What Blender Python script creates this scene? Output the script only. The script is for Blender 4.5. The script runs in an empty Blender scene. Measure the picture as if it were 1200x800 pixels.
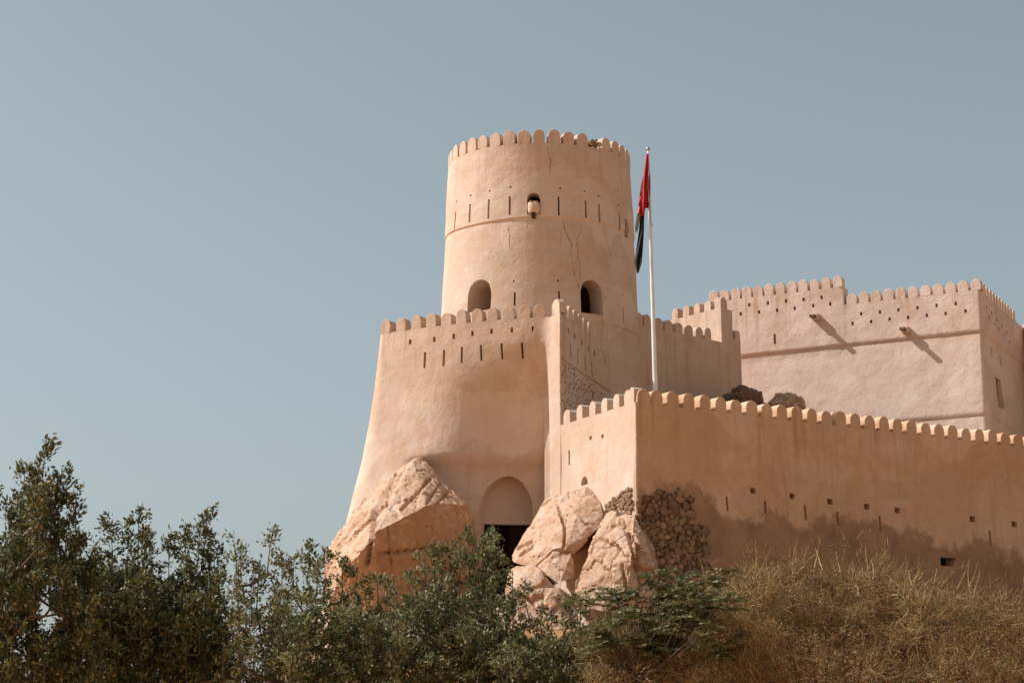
import bpy, bmesh, math, random
import numpy as np
from mathutils import Vector, Matrix, noise as mnoise
R = math.radians
random.seed(7)
rng = np.random.default_rng(11)
SC = bpy.context.scene
COL = SC.collection

# ------------------------------------------------------------------ camera
PITCH = R(12.0); FOC = 2500.0                     # focal length in photo pixels (1200 px wide frame)
cam_d = bpy.data.cameras.new('camera'); cam = bpy.data.objects.new('camera', cam_d); COL.objects.link(cam)
cam_d.sensor_width = 36.0; cam_d.lens = FOC / 1200.0 * 36.0
cam_d.clip_start = 0.5; cam_d.clip_end = 6000.0
cam.rotation_euler = (math.pi / 2 + PITCH, 0, 0)
SC.camera = cam
SC.cycles.use_denoising = True
SC.cycles.max_bounces = 6
SC.cycles.diffuse_bounces = 4

# ------------------------------------------------------------------ sky, sun, exposure
SUN_AZ, SUN_EL = R(-84.5), R(43.5)                # azimuth clockwise from the view direction (+Y)
world = bpy.data.worlds.new('World'); SC.world = world; world.use_nodes = True
wn = world.node_tree; wn.nodes.clear()
sky = wn.nodes.new('ShaderNodeTexSky'); sky.sky_type = 'NISHITA'; sky.sun_disc = False
sky.sun_elevation = SUN_EL; sky.sun_rotation = SUN_AZ % (2 * math.pi)
sky.air_density = 1.0; sky.dust_density = 2.5; sky.ozone_density = 1.0; sky.altitude = 200
hsv = wn.nodes.new('ShaderNodeHueSaturation'); hsv.inputs['Saturation'].default_value = 0.52; hsv.inputs['Hue'].default_value = 0.463
bg = wn.nodes.new('ShaderNodeBackground'); bg.inputs['Strength'].default_value = 0.070
wo = wn.nodes.new('ShaderNodeOutputWorld')
wn.links.new(sky.outputs[0], hsv.inputs['Color']); wn.links.new(hsv.outputs[0], bg.inputs[0]); wn.links.new(bg.outputs[0], wo.inputs[0])
sun_d = bpy.data.lights.new('sun', 'SUN'); sun = bpy.data.objects.new('sun', sun_d); COL.objects.link(sun)
sun_d.energy = 3.4; sun_d.angle = R(0.53); sun_d.color = (1.0, 1.0, 0.99)
SUNV = Vector((math.sin(SUN_AZ) * math.cos(SUN_EL), math.cos(SUN_AZ) * math.cos(SUN_EL), math.sin(SUN_EL)))
sun.rotation_euler = (-SUNV).to_track_quat('-Z', 'Y').to_euler()
SC.view_settings.view_transform = 'Standard'; SC.view_settings.look = 'None'
SC.view_settings.exposure = 0.66; SC.view_settings.gamma = 1.0

# ------------------------------------------------------------------ measuring helpers (photo pixel <-> place)
CP, SP = math.cos(PITCH), math.sin(PITCH)
def ray(px, py):
    a, b = (px - 600) / FOC, (400 - py) / FOC
    return Vector((a, CP - b * SP, SP + b * CP))
def at_y(px, py, Y): d = ray(px, py); return d * (Y / d.y)
def at_z(px, py, Z): d = ray(px, py); return d * (Z / d.z)
def proj(p):
    dep = p[1] * CP + p[2] * SP
    return 600 + FOC * p[0] / dep, 400 - FOC * (p[2] * CP - p[1] * SP) / dep
def azv(deg): return Vector((math.sin(R(deg)), math.cos(R(deg)), 0))
def fbm(p, s, o=3): return mnoise.fractal(Vector(p) * s, 1.0, 2.0, o, noise_basis='PERLIN_ORIGINAL')

# ------------------------------------------------------------------ object helpers
def tag(o, label=None, cat=None, group=None, kind=None):
    if label: o['label'] = label
    if cat: o['category'] = cat
    if group: o['group'] = group
    if kind: o['kind'] = kind
    return o
def empty(name, loc, label, cat, group=None):
    o = bpy.data.objects.new(name, None); COL.objects.link(o); o.location = loc
    o.empty_display_size = 0.3
    return tag(o, label, cat, group)
def link(name, me, parent=None, mat=None):
    o = bpy.data.objects.new(name, me); COL.objects.link(o)
    if mat is not None and len(me.materials) == 0: me.materials.append(mat)
    if parent is not None:
        o.parent = parent
        o.matrix_parent_inverse = Matrix.Translation(parent.location).inverted() if parent.type == 'EMPTY' else parent.matrix_basis.inverted()
    return o
class MB:
    """collects vertices and faces and links them as one mesh"""
    def __init__(s): s.v = []; s.f = []; s.sm = []; s.a = []
    def vert(s, p, a=0.0): s.v.append((p[0], p[1], p[2])); s.a.append(a); return len(s.v) - 1
    def face(s, idx, smooth=False): s.f.append(tuple(idx)); s.sm.append(smooth)
    def quad(s, a, b, c, d, smooth=False): s.face([s.vert(p) for p in (a, b, c, d)], smooth)
    def mesh(s, name, attr=False):
        me = bpy.data.meshes.new(name); me.from_pydata(s.v, [], s.f); me.update()
        me.polygons.foreach_set('use_smooth', s.sm)
        if attr:
            at = me.attributes.new('bare', 'FLOAT', 'POINT'); at.data.foreach_set('value', s.a)
        return me
    def build(s, name, mat, parent=None, attr=False): return link(name, s.mesh(name, attr), parent, mat)
    def box(s, c, ax, ay, az, hx, hy, hz):
        c = Vector(c); V = []
        for k in (-1, 1):
            for j in (-1, 1):
                for i in (-1, 1): V.append(s.vert(c + ax * (i * hx) + ay * (j * hy) + az * (k * hz)))
        for q in ((0, 2, 3, 1), (4, 5, 7, 6), (0, 1, 5, 4), (2, 6, 7, 3), (0, 4, 6, 2), (1, 3, 7, 5)): s.face([V[i] for i in q])
    def tube(s, pts, rad, n=8, cap=True, smooth=True):
        rings = []; pts = [Vector(p) for p in pts]
        for i, p in enumerate(pts):
            d = (pts[min(i + 1, len(pts) - 1)] - pts[max(i - 1, 0)]).normalized()
            a = d.orthogonal().normalized() if i == 0 else (a - d * a.dot(d)).normalized()
            b = d.cross(a)
            rings.append([s.vert(p + (a * math.cos(2 * math.pi * k / n) + b * math.sin(2 * math.pi * k / n)) * rad[i]) for k in range(n)])
        for r0, r1 in zip(rings, rings[1:]):
            for k in range(n): s.face((r0[k], r0[(k + 1) % n], r1[(k + 1) % n], r1[k]), smooth)
        if cap: s.face(rings[0][::-1]); s.face(rings[-1])

# ------------------------------------------------------------------ materials
class NT:
    def __init__(s, name):
        s.m = bpy.data.materials.new(name); s.m.use_nodes = True; s.t = s.m.node_tree; s.t.nodes.clear()
        s.out = s.n('ShaderNodeOutputMaterial'); s.b = s.n('ShaderNodeBsdfPrincipled'); s.l(s.b.outputs[0], s.out.inputs[0])
    def n(s, t, **k):
        o = s.t.nodes.new(t)
        for a, v in k.items(): setattr(o, a, v)
        return o
    def l(s, a, b): s.t.links.new(a, b)
    def pos(s, sc=(1, 1, 1)):
        g = s.n('ShaderNodeNewGeometry'); m = s.n('ShaderNodeMapping'); m.inputs['Scale'].default_value = sc
        s.l(g.outputs['Position'], m.inputs[0]); return m.outputs[0]
    def noise(s, vec, scale, det=4, rough=.55, dist=0):
        o = s.n('ShaderNodeTexNoise'); o.inputs['Scale'].default_value = scale; o.inputs['Detail'].default_value = det
        o.inputs['Roughness'].default_value = rough; o.inputs['Distortion'].default_value = dist; s.l(vec, o.inputs['Vector']); return o.outputs[0]
    def ramp(s, fac, stops):
        o = s.n('ShaderNodeValToRGB'); e = o.color_ramp.elements
        while len(e) < len(stops): e.new(0.5)
        for k, (p, c) in zip(e, stops): k.position = p; k.color = (*c, 1) if len(c) == 3 else c
        s.l(fac, o.inputs[0]); return o.outputs[0]
    def mix(s, fac, a, b, mode='MIX'):
        o = s.n('ShaderNodeMix', data_type='RGBA', blend_type=mode)
        for sock, v in ((o.inputs[0], fac), (o.inputs[6], a), (o.inputs[7], b)):
            if hasattr(v, 'is_linked'): s.l(v, sock)
            else: sock.default_value = v if isinstance(v, (int, float)) else (*v, 1)
        return o.outputs[2]
    def math(s, op, a, b=0.0, c=None, clamp=False):
        o = s.n('ShaderNodeMath', operation=op, use_clamp=clamp)
        for sock, v in zip(o.inputs, (a, b, c)):
            if v is None: continue
            if hasattr(v, 'is_linked'): s.l(v, sock)
            else: sock.default_value = v
        return o.outputs[0]
    def maprange(s, v, a, b, c=0.0, d=1.0):
        o = s.n('ShaderNodeMapRange'); s.l(v, o.inputs[0])
        for i, x in zip((1, 2, 3, 4), (a, b, c, d)): o.inputs[i].default_value = x
        return o.outputs[0]
    def bump(s, h, strength, dist, prev=None):
        o = s.n('ShaderNodeBump'); o.inputs['Strength'].default_value = strength; o.inputs['Distance'].default_value = dist
        s.l(h, o.inputs['Height'])
        if prev is not None: s.l(prev, o.inputs['Normal'])
        return o.outputs[0]
    def fin(s, col, rough=.9, nrm=None, spec=.2):
        if hasattr(col, 'is_linked'): s.l(col, s.b.inputs['Base Color'])
        else: s.b.inputs['Base Color'].default_value = (*col, 1)
        s.b.inputs['Roughness'].default_value = rough; s.b.inputs['Specular IOR Level'].default_value = spec
        if nrm is not None: s.l(nrm, s.b.inputs['Normal'])
        return s.m

DRIP = {}
def plaster(name, c0, c1, c2, streak=.35, mud=(.36, .205, .115)):
    t = NT(name); p = t.pos()
    dk = lambda c, k: tuple(x * k for x in c)
    big = t.noise(p, .30, 6, .62, .6); mid = t.noise(p, 1.3, 6, .65, .3); fine = t.noise(p, 9, 4, .65); grit = t.noise(p, 38, 3, .7)
    col = t.ramp(big, [(.32, c0), (.5, c1), (.66, c2)])
    col = t.mix(t.maprange(mid, .42, .66, 0, .6), col, c0)
    ochre = t.noise(p, .55, 5, .6, .8)
    col = t.mix(t.maprange(ochre, .52, .68, 0, .55), col, (c0[0] * .93, c0[1] * .82, c0[2] * .66))
    lay = t.noise(t.pos((.25, .25, 1.5)), 1.0, 5, .65, .4)                 # plaster coats laid in bands
    col = t.mix(t.maprange(lay, .5, .66, 0, .35), col, dk(c0, .85))
    sv = t.noise(t.pos((2.2, 2.2, .12)), 1.0, 5, .65, .35)                 # rain streaks
    col = t.mix(t.maprange(sv, .52, .72, 0, streak), col, (c0[0] * .78, c0[1] * .66, c0[2] * .55))
    col = t.mix(t.maprange(fine, .35, .72, 0, .38), col, dk(c1, .76))
    col = t.mix(t.maprange(grit, .58, .72, 0, .35), col, dk(c0, .62))
    pale = t.noise(p, .75, 6, .7, 1.0)
    col = t.mix(t.maprange(pale, .60, .70, 0, .35), col, tuple(min(1, x * 1.12) for x in c2))
    dr = t.noise(t.pos((3.4, 3.4, .07)), 1.0, 3, .6, .15); sz = t.n('ShaderNodeSeparateXYZ'); t.l(p, sz.inputs[0])
    fall = t.n('ShaderNodeMapRange'); t.l(sz.outputs[2], fall.inputs[0]); DRIP[name] = fall            # run-off below the battlements
    dm = t.math('MULTIPLY', t.maprange(dr, .50, .64), t.math('MULTIPLY', fall.outputs[0], t.maprange(t.noise(p, .6, 3), .35, .6)))
    col = t.mix(t.math('MULTIPLY', dm, .55), col, (c0[0] * .66, c0[1] * .52, c0[2] * .42))
    vo = t.n('ShaderNodeTexVoronoi'); vo.inputs['Scale'].default_value = .42; wp = t.n('ShaderNodeVectorMath', operation='ADD'); nv = t.n('ShaderNodeTexNoise'); nv.inputs['Scale'].default_value = 1.2
    nv.inputs['Detail'].default_value = 5; t.l(p, nv.inputs['Vector']); t.l(p, wp.inputs[0]); t.l(nv.outputs[1], wp.inputs[1]); t.l(wp.outputs[0], vo.inputs['Vector'])
    sc_ = t.n('ShaderNodeSeparateColor'); t.l(vo.outputs['Color'], sc_.inputs[0])                       # later repairs in a slightly different mix
    col = t.mix(t.math('MULTIPLY', t.math('GREATER_THAN', sc_.outputs[0], .74), .38), col, (c1[0] * .86, c1[1] * .82, c1[2] * .78))
    col = t.mix(t.math('MULTIPLY', t.math('LESS_THAN', sc_.outputs[0], .16), .3), col, tuple(min(1, x * 1.08) for x in c2))
    at = t.n('ShaderNodeAttribute', attribute_name='bare').outputs['Fac']
    edge = t.noise(p, .7, 10, .72, .5)
    m = t.math('ADD', at, t.math('MULTIPLY', t.math('SUBTRACT', edge, .5), 2.3))
    mk = t.maprange(m, .38, .62, 0, .9)
    mn = t.noise(p, .7, 7, .65)
    mudc = t.ramp(mn, [(.3, dk(mud, .55)), (.5, mud), (.68, dk(mud, 1.25))])
    mudc = t.mix(t.maprange(fine, .3, .7, 0, .5), mudc, dk(mud, .7))
    has = t.math('MULTIPLY', mk, t.maprange(at, .02, .12))
    col = t.mix(has, col, mudc)
    nb = t.bump(t.noise(p, 1.6, 6, .6), .55, .10)
    nb = t.bump(fine, .4, .03, nb)
    nb = t.bump(grit, .35, .012, nb)
    nb = t.bump(t.math('MULTIPLY', has, -1.0), .6, .04, nb)
    return t.fin(col, .92, nb, .12)

M = {}
M['plaster'] = plaster('lime_plaster', (0.548, 0.387, 0.284), (0.616, 0.457, 0.351), (0.656, 0.512, 0.419))
M['plaster_tower'] = plaster('tower_plaster', (0.557, 0.397, 0.289), (0.627, 0.467, 0.361), (0.665, 0.528, 0.435), .25)
M['plaster_keep'] = plaster('keep_plaster', (0.638, 0.466, 0.364), (0.696, 0.530, 0.433), (0.734, 0.579, 0.495), .15)
M['plaster_curtain_shade_tint'] = plaster('curtain_plaster_shade_tint', (0.565, 0.345, 0.201), (0.646, 0.420, 0.270), (0.694, 0.480, 0.334), .5)  # warm shade of the long face put into its plaster colour

def stone_mat(name, cols, scale=1.0, isl=False, steep_shade=False):
    t = NT(name); p = t.pos()
    a = t.noise(p, .8 * scale, 8, .65, .3); b = t.noise(p, 4 * scale, 6, .7); c = t.noise(p, 22 * scale, 3, .6)
    col = t.ramp(a, [(.28, cols[0]), (.5, cols[1]), (.7, cols[2])])
    col = t.mix(t.maprange(b, .48, .64, 0, .7), col, cols[3])
    v = t.noise(t.pos((3, 3, .35)), 1.2, 5, .65)
    col = t.mix(t.maprange(v, .55, .75, 0, .5), col, tuple(x * .55 for x in cols[1]))
    if isl:
        oi = t.n('ShaderNodeObjectInfo').outputs['Random']
        col = t.mix(t.maprange(oi, 0, 1, 0, .75), col, tuple(x * .45 for x in cols[0]))
    if steep_shade:                                             # shade of steep and overhanging faces put into the colour, with reddish staining
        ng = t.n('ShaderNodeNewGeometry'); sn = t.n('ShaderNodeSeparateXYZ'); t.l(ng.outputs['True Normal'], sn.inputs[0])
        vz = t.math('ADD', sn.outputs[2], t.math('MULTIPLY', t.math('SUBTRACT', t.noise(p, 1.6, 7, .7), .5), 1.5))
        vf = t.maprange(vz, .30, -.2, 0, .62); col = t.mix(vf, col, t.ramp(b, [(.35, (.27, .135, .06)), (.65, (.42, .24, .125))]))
    nb = t.bump(b, .5, .08); nb = t.bump(c, .5, .02, nb)
    return t.fin(col, .9, nb, .2)
M['rock'] = stone_mat('weathered_rock', [(.42, .235, .13), (.53, .35, .24), (.60, .435, .33), (.38, .19, .095)], steep_shade=True)
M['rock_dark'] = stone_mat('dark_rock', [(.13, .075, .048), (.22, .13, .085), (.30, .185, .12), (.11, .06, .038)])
M['stone'] = stone_mat('field_stone', [(.27, .16, .095), (.37, .235, .14), (.46, .31, .20), (.22, .125, .07)], 1.5, True)
M['mortar_gap_shade'] = stone_mat('mud_mortar_gap_shade', [(.08, .042, .025), (.12, .062, .036), (.17, .09, .052), (.06, .032, .02)], 2)  # mud tone darkened to paint in the shade between the stones
t = NT('hill_soil'); p = t.pos()
sand = t.ramp(t.noise(p, .25, 8, .65), [(.3, (.56, .26, .085)), (.5, (.66, .32, .11)), (.7, (.72, .38, .15))])
dirt = t.ramp(t.noise(p, .4, 8, .7), [(.3, (.27, .13, .055)), (.5, (.38, .19, .085)), (.7, (.46, .25, .12))])
sep = t.n('ShaderNodeSeparateXYZ'); t.l(p, sep.inputs[0])                     # the hill itself is stony brown earth, the plain is sand
M['soil'] = t.fin(t.mix(t.maprange(sep.outputs[2], -.9, .8), sand, dirt), .95, t.bump(t.noise(p, 1.5, 8, .7), .8, .3), .1)
def plain(name, c, rough=.6, metal=0.0, var=.25, sc=8):
    t = NT(name); p = t.pos(); n = t.noise(p, sc, 5, .6)
    t.b.inputs['Metallic'].default_value = metal
    return t.fin(t.ramp(n, [(.3, tuple(x * (1 - var) for x in c)), (.7, tuple(min(1, x * (1 + var)) for x in c))]), rough, t.bump(n, .15, .01), .3)
M['white_paint'] = plain('pole_paint', (.72, .71, .68), .45, 0, .06, 3)
M['metal'] = plain('old_metal', (.35, .34, .32), .4, .8)
M['wood'] = plain('old_wood', (.16, .09, .05), .8)
M['dark_wood'] = plain('dark_timber', (.045, .028, .02), .85)
M['crack'] = plain('crack_earth', (.22, .12, .065), .95)
M['red_cloth'] = plain('red_cloth', (.42, .022, .03), .75, 0, .15, 5)
M['black_cloth'] = plain('black_cloth', (.022, .022, .024), .75, 0, .2, 5)
M['white_cloth'] = plain('white_cloth', (.72, .68, .64), .75, 0, .06, 5)
M['green_cloth'] = plain('green_cloth', (.22, .27, .22), .75, 0, .15, 5)
M['bark'] = plain('grey_bark', (.11, .078, .055), .9, 0, .4, 14)
def leaf_mat(name, stops, transl=.22, rough=.45):
    t = NT(name); g = t.n('ShaderNodeNewGeometry'); rn = g.outputs['Random Per Island']
    col = t.ramp(rn, stops); cl = t.noise(t.pos(), .9, 3)
    col = t.mix(t.maprange(cl, .35, .7, 0, .5), col, stops[0][1])
    t.fin(col, rough, None, .22)
    tr = t.n('ShaderNodeBsdfTranslucent'); t.l(col, tr.inputs[0]); mx = t.n('ShaderNodeMixShader'); mx.inputs[0].default_value = transl
    t.l(t.b.outputs[0], mx.inputs[1]); t.l(tr.outputs[0], mx.inputs[2]); t.l(mx.outputs[0], t.out.inputs[0]); return t.m
M['leaf_dark'] = leaf_mat('dark_olive_leaf', [(0, (.050, .052, .020)), (.5, (.125, .125, .048)), (.85, (.27, .26, .12)), (1, (.38, .27, .09))])
M['leaf_green'] = leaf_mat('grey_green_leaf', [(0, (.06, .06, .024)), (.5, (.20, .196, .085)), (.85, (.40, .385, .20)), (1, (.46, .39, .17))])
M['leaf_fresh'] = leaf_mat('fresh_leaf', [(0, (.08, .08, .028)), (.5, (.165, .162, .064)), (1, (.30, .285, .13))])
M['twig'] = leaf_mat('dry_twig', [(0, (.14, .072, .025)), (.4, (.34, .195, .074)), (.8, (.57, .37, .16)), (1, (.76, .55, .28))], .05, .7)
M['leaf_dry'] = leaf_mat('dry_olive_leaf', [(0, (.085, .066, .02)), (.5, (.19, .148, .05)), (1, (.32, .255, .10))])

# ------------------------------------------------------------------ wall builder
class Path:
    """plan line of a wall, walked so that its outer face lies on the right hand"""
    def __init__(s, pts, rad=None):
        P = [Vector((p[0], p[1])) for p in pts]; rad = rad or [0] * len(P); out = []; fi = []
        for i, p in enumerate(P):
            r = rad[i]
            if r <= 0 or i in (0, len(P) - 1): out.append(p); continue
            a = (P[i - 1] - p); b = (P[i + 1] - p); a.normalize(); b.normalize()
            for k in range(7):
                q = k / 6; fi.append(len(out)); out.append((p + a * r) * (1 - q) ** 2 + p * 2 * q * (1 - q) + (p + b * r) * q * q)
        s.p = out; s.c = [0.0]
        for a, b in zip(out, out[1:]): s.c.append(s.c[-1] + (b - a).length)
        s.L = s.c[-1]; s.knots = [s.c[i] for i in fi]; s.knots += [k + e for k in s.knots[::6] for e in (-.05, .05)]
    def pos(s, u):
        c = s.c
        if u <= 0: i = 0
        elif u >= s.L: i = len(c) - 2
        else:
            lo, hi = 0, len(c) - 1
            while hi - lo > 1:
                m = (lo + hi) // 2
                if c[m] <= u: lo = m
                else: hi = m
            i = lo
        d = s.p[i + 1] - s.p[i]; return s.p[i] + d * ((u - c[i]) / max(d.length, 1e-9))
    def nrm(s, u, e=.06):
        d = (s.pos(u + e) - s.pos(u - e)).normalized(); return Vector((d.y, -d.x)), d
    def near(s, q):
        best = None
        for i in range(len(s.p) - 1):
            d = s.p[i + 1] - s.p[i]; L = max(d.length, 1e-9); w = max(0, min(1, (Vector((q[0], q[1])) - s.p[i]).dot(d) / L / L))
            e = (s.p[i] + d * w - Vector((q[0], q[1]))).length
            if best is None or e < best[0]: best = (e, s.c[i] + w * L)
        return best[1]

class Surf:
    """wall face: (u along, v height) -> place"""
    def __init__(s, path, off=lambda u, v: 0.0, amp=.03, ns=.55):
        s.path = path; s.off = off; s.amp = amp; s.ns = ns; s.samples = None
    def __call__(s, u, v, dn=0.0):
        p = s.path.pos(u); n, d = s.path.nrm(u)
        o = s.off(u, v) + dn
        if s.amp: o += s.amp * fbm((p.x, p.y, v * .8), s.ns, 3)
        return Vector((p.x + n.x * o, p.y + n.y * o, v))
    def frame(s, u): n, d = s.path.nrm(u); return Vector((d.x, d.y, 0)), Vector((-n.x, -n.y, 0))
    def inv(s, px, py, vr):
        if s.samples is None:
            s.samples = []
            N = max(30, int(s.path.L / .4))
            for i in range(N + 1):
                u = s.path.L * i / N; n, d = s.path.nrm(u); q = s.path.pos(u)
                if n.dot(q) > -0.01: continue
                for j in range(25):
                    v = vr[0] + (vr[1] - vr[0]) * j / 24; s.samples.append((u, v, proj(s(u, v))))
        u, v, _ = min(s.samples, key=lambda t: (t[2][0] - px) ** 2 + (t[2][1] - py) ** 2)
        for _ in range(14):
            a = proj(s(u, v)); b = proj(s(u + .01, v)); c = proj(s(u, v + .01))
            J = np.array([[(b[0] - a[0]) / .01, (c[0] - a[0]) / .01], [(b[1] - a[1]) / .01, (c[1] - a[1]) / .01]])
            try: d = np.linalg.solve(J, [px - a[0], py - a[1]])
            except Exception: break
            d = np.clip(d * .8, -.25, .25); u += d[0]; v += d[1]
        return float(u), float(v)

def px_hole(S, vr, px, py, w, h, depth=.45, arch=None, back=False):
    uc, vc = S.inv(px, py, vr); e = max(w / 2, 2.0)
    ua, _ = S.inv(px - e, py, vr); ub, _ = S.inv(px + e, py, vr)
    hw = abs(ub - ua) / 2 * (w / 2) / e
    _, vb = S.inv(px, py + h / 2, vr); _, vt = S.inv(px, py - h / 2, vr)
    H = dict(u0=uc - hw, u1=uc + hw, v0=vb, v1=vt, depth=depth, back=back)
    if arch:
        rise = arch * 2 * hw
        H['h'] = lambda u, c=uc, hw=hw, vt=vt, rise=rise: vt - rise + rise * math.sqrt(max(0, 1 - ((u - c) / hw) ** 2))
        H['n'] = 12
    return H

def face_panel(mb, S, u0, u1, v0, v1, holes=(), cuts=(), du=.4, dv=.4, attr=None, vkeys=()):
    us = list(np.linspace(u0, u1, max(2, int((u1 - u0) / du) + 1))); vs = list(np.linspace(v0, v1, max(2, int((v1 - v0) / dv) + 1)))
    ku, kv = [u0, u1] + [k for k in getattr(S.path, 'knots', []) if u0 < k < u1], [v0, v1] + list(vkeys)
    for h in holes:
        if h.get('h'): ku += list(np.linspace(h['u0'], h['u1'], h['n'] + 1))
        else: ku += [h['u0'], h['u1']]
        kv += [h['v0'], h['v1']]
    for c in cuts: ku += [c[0], c[1]]; kv += [c[2], c[3]]
    def merge(base, keys):
        keys = sorted(k for k in keys if base[0] - 1e-6 <= k <= base[-1] + 1e-6); kk = []
        for k in keys:
            if not kk or k - kk[-1] > 1e-5: kk.append(k)
        res = kk + [b for b in base if min(abs(b - k) for k in kk) > .06]
        return sorted(res)
    us, vs = merge(us, ku), merge(vs, kv); cache = {}
    def V(i, j):
        if (i, j) not in cache:
            p = S(us[i], vs[j]); cache[i, j] = mb.vert(p, attr(us[i], vs[j], p) if attr else 0.0)
        return cache[i, j]
    for i in range(len(us) - 1):
        um = (us[i] + us[i + 1]) / 2
        ch = [h for h in holes if h['u0'] < um < h['u1']]; cc = [c for c in cuts if c[0] < um < c[1]]
        for j in range(len(vs) - 1):
            vm = (vs[j] + vs[j + 1]) / 2
            if any(c[2] < vm < c[3] for c in cc): continue
            if any(h['v0'] < vm < h['v1'] for h in ch): continue
            mb.face((V(i, j), V(i + 1, j), V(i + 1, j + 1), V(i, j + 1)), True)
        for h in ch:
            if h.get('h'):
                a, b = us[i], us[i + 1]; ha, hb = h['h'](a), h['h'](b)
                rows = [w for w in vs if max(ha, hb) + .01 < w < h['v1'] - 1e-6] + [h['v1']]; pa, pb = ha, hb
                for w in rows: mb.quad(S(a, pa), S(b, pb), S(b, w), S(a, w), True); pa = pb = w
    for h in holes:
        c = (h['u0'] + h['u1']) / 2
        if h.get('h'):
            top = [(u, h['h'](u)) for u in np.linspace(h['u1'], h['u0'], h['n'] + 1)]
        else: top = [(h['u1'], h['v1']), (h['u0'], h['v1'])]
        loop = [(h['u0'], h['v0']), (h['u1'], h['v0'])] + top
        f0 = [S(u, v) for u, v in loop]
        ax, inn = S.frame(c)
        f1 = [p + inn * h['depth'] for p in f0]
        for k in range(len(loop)):
            n = (k + 1) % len(loop)
            if (f0[k] - f0[n]).length < 1e-5: continue
            mb.quad(f0[n], f0[k], f1[k], f1[n], False)
        if h['back']: mb.face([mb.vert(p) for p in f1])

def wall_body(mb, S, u0, u1, v0, tops, thick, du=.8, skip=None):
    """back face, top and ends behind a face_panel"""
    tk = thick if callable(thick) else (lambda u: thick)
    for a, b, zt in tops:
        n = max(1, int((b - a) / du)); U = np.linspace(a, b, n + 1)
        for x, y in zip(U, U[1:]):
            fx, fy = S(x, zt), S(y, zt); bx = fx + S.frame(x)[1] * tk(x); by = fy + S.frame(y)[1] * tk(y)
            mb.quad(fx, fy, by, bx)
            if skip and skip[0] < (x + y) / 2 < skip[1]: continue
            cx, cy = Vector((bx.x, bx.y, v0)), Vector((by.x, by.y, v0)); mb.quad(by, bx, cx, cy)
    ends = [(u0, v0, tops[0][2]), (u1, v0, tops[-1][2])]
    for (a, b, z), (c, d, z2) in zip(tops, tops[1:]): ends.append((b, min(z, z2), max(z, z2)))
    for u, za, zb in ends:
        inn = S.frame(u)[1]; N = 8; zz = np.linspace(za, zb, N + 1)
        tb = S(u, zb) + inn * tk(u)
        for a, b in zip(zz, zz[1:]):
            p, q = S(u, a), S(u, b); mb.quad(p, q, Vector((tb.x, tb.y, b)), Vector((tb.x, tb.y, a)))

def merlon_mesh(name, w, h, t, mat, seed, arc=.5, curve=0.0):
    rs = random.Random(seed); mb = MB(); n = 8; hw = w / 2; rise = hw * 2 * arc
    prof = [(-hw, 0.0), (-hw, (h - rise) * .5)] + [(-hw * math.cos(math.pi * k / n), h - rise + rise * math.sin(math.pi * k / n)) for k in range(n + 1)] + [(hw, (h - rise) * .5), (hw, 0.0)]
    prof = [(x + rs.uniform(-.012, .012) * (z > .05), z + rs.uniform(-.012, .012) * (z > .05)) for x, z in prof]
    e = .016
    def ring(y, ins): return [mb.vert((x * (1 - ins / hw), y, z if z < 1e-6 else z - ins * (z / h))) for x, z in prof]
    for (y0, i0), (y1, i1), smo in (((0, e), (e, 0), False), ((e, 0), (t - e, 0), True), ((t - e, 0), (t, e), False)):
        a, b = ring(y0, i0), ring(y1, i1)
        for i in range(len(prof) - 1): mb.face((a[i], b[i], b[i + 1], a[i + 1]), smo)
    mb.face(ring(0, e)); mb.face(ring(t, e)[::-1])
    me = mb.mesh(name); me.materials.append(mat); return me
def merlons(parent, S, us, z, w, h, t, mat, seed=0, proud=.0):
    vs = [merlon_mesh('merlon', w, h, t, mat, seed + k) for k in range(5)]; rs = random.Random(seed + 99)
    for i, u in enumerate(us):
        zz = z(u) if callable(z) else z
        p = S(u, zz); ax, inn = S.frame(u); p = p - inn * proud
        o = bpy.data.objects.new('merlon', vs[rs.randrange(5)]); COL.objects.link(o); o.parent = parent
        m = Matrix(((ax.x, inn.x, 0, p.x), (ax.y, inn.y, 0, p.y), (0, 0, 1, p.z), (0, 0, 0, 1)))
        m = m @ Matrix.Rotation(rs.uniform(-.035, .035), 4, 'Y') @ Matrix.Diagonal((rs.uniform(.92, 1.05), 1, rs.uniform(.92, 1.07), 1))
        o.matrix_world = m
        o.matrix_parent_inverse = Matrix.Translation(parent.location).inverted(); o.matrix_basis = m

# ------------------------------------------------------------------ plan of the fort
K = at_y(745, 471, 90.0); Z0 = K.z                                     # curtain wall: parapet base
Rend = at_z(1194, 523.7, Z0); Cc = at_z(657, 498.0, Z0)
Rdir = (Rend - K).normalized(); Wdir = (K - Cc).normalized()
Rfar = K + Rdir * 44
Z1 = at_y(657, 365.5, Cc.y).z                                          # bastion: parapet base
Fpx = [(445, 391), (470, 387.6), (500, 383.6), (530, 379.8), (560, 376.7), (590, 374.2), (615, 372.4)]
Fp = [at_z(x, y, Z1) for x, y in Fpx]
_d = at_z(640, 371, Z1); Dw = Cc - Wdir * math.hypot(_d.x - Cc.x, _d.y - Cc.y)
Send = at_z(716, 409.5, Z1); Sdir = Vector((Send.x - Cc.x, Send.y - Cc.y, 0)).normalized()
TR = 4.78
TY = Send.y + 3.6
TC = at_y(632, 250, TY); TC = Vector((TC.x, TC.y, 0))
print('PLAN K', K, 'C', Cc, 'R az', math.degrees(math.atan2(Rdir.x, Rdir.y)), 'W az', math.degrees(math.atan2(Wdir.x, Wdir.y)),
      'S az', math.degrees(math.atan2(Sdir.x, Sdir.y)), 'D', Dw, 'F0', Fp[0], 'F6', Fp[-1], 'Send', Send, 'T', TC, 'Z0,1', Z0, Z1)

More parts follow.
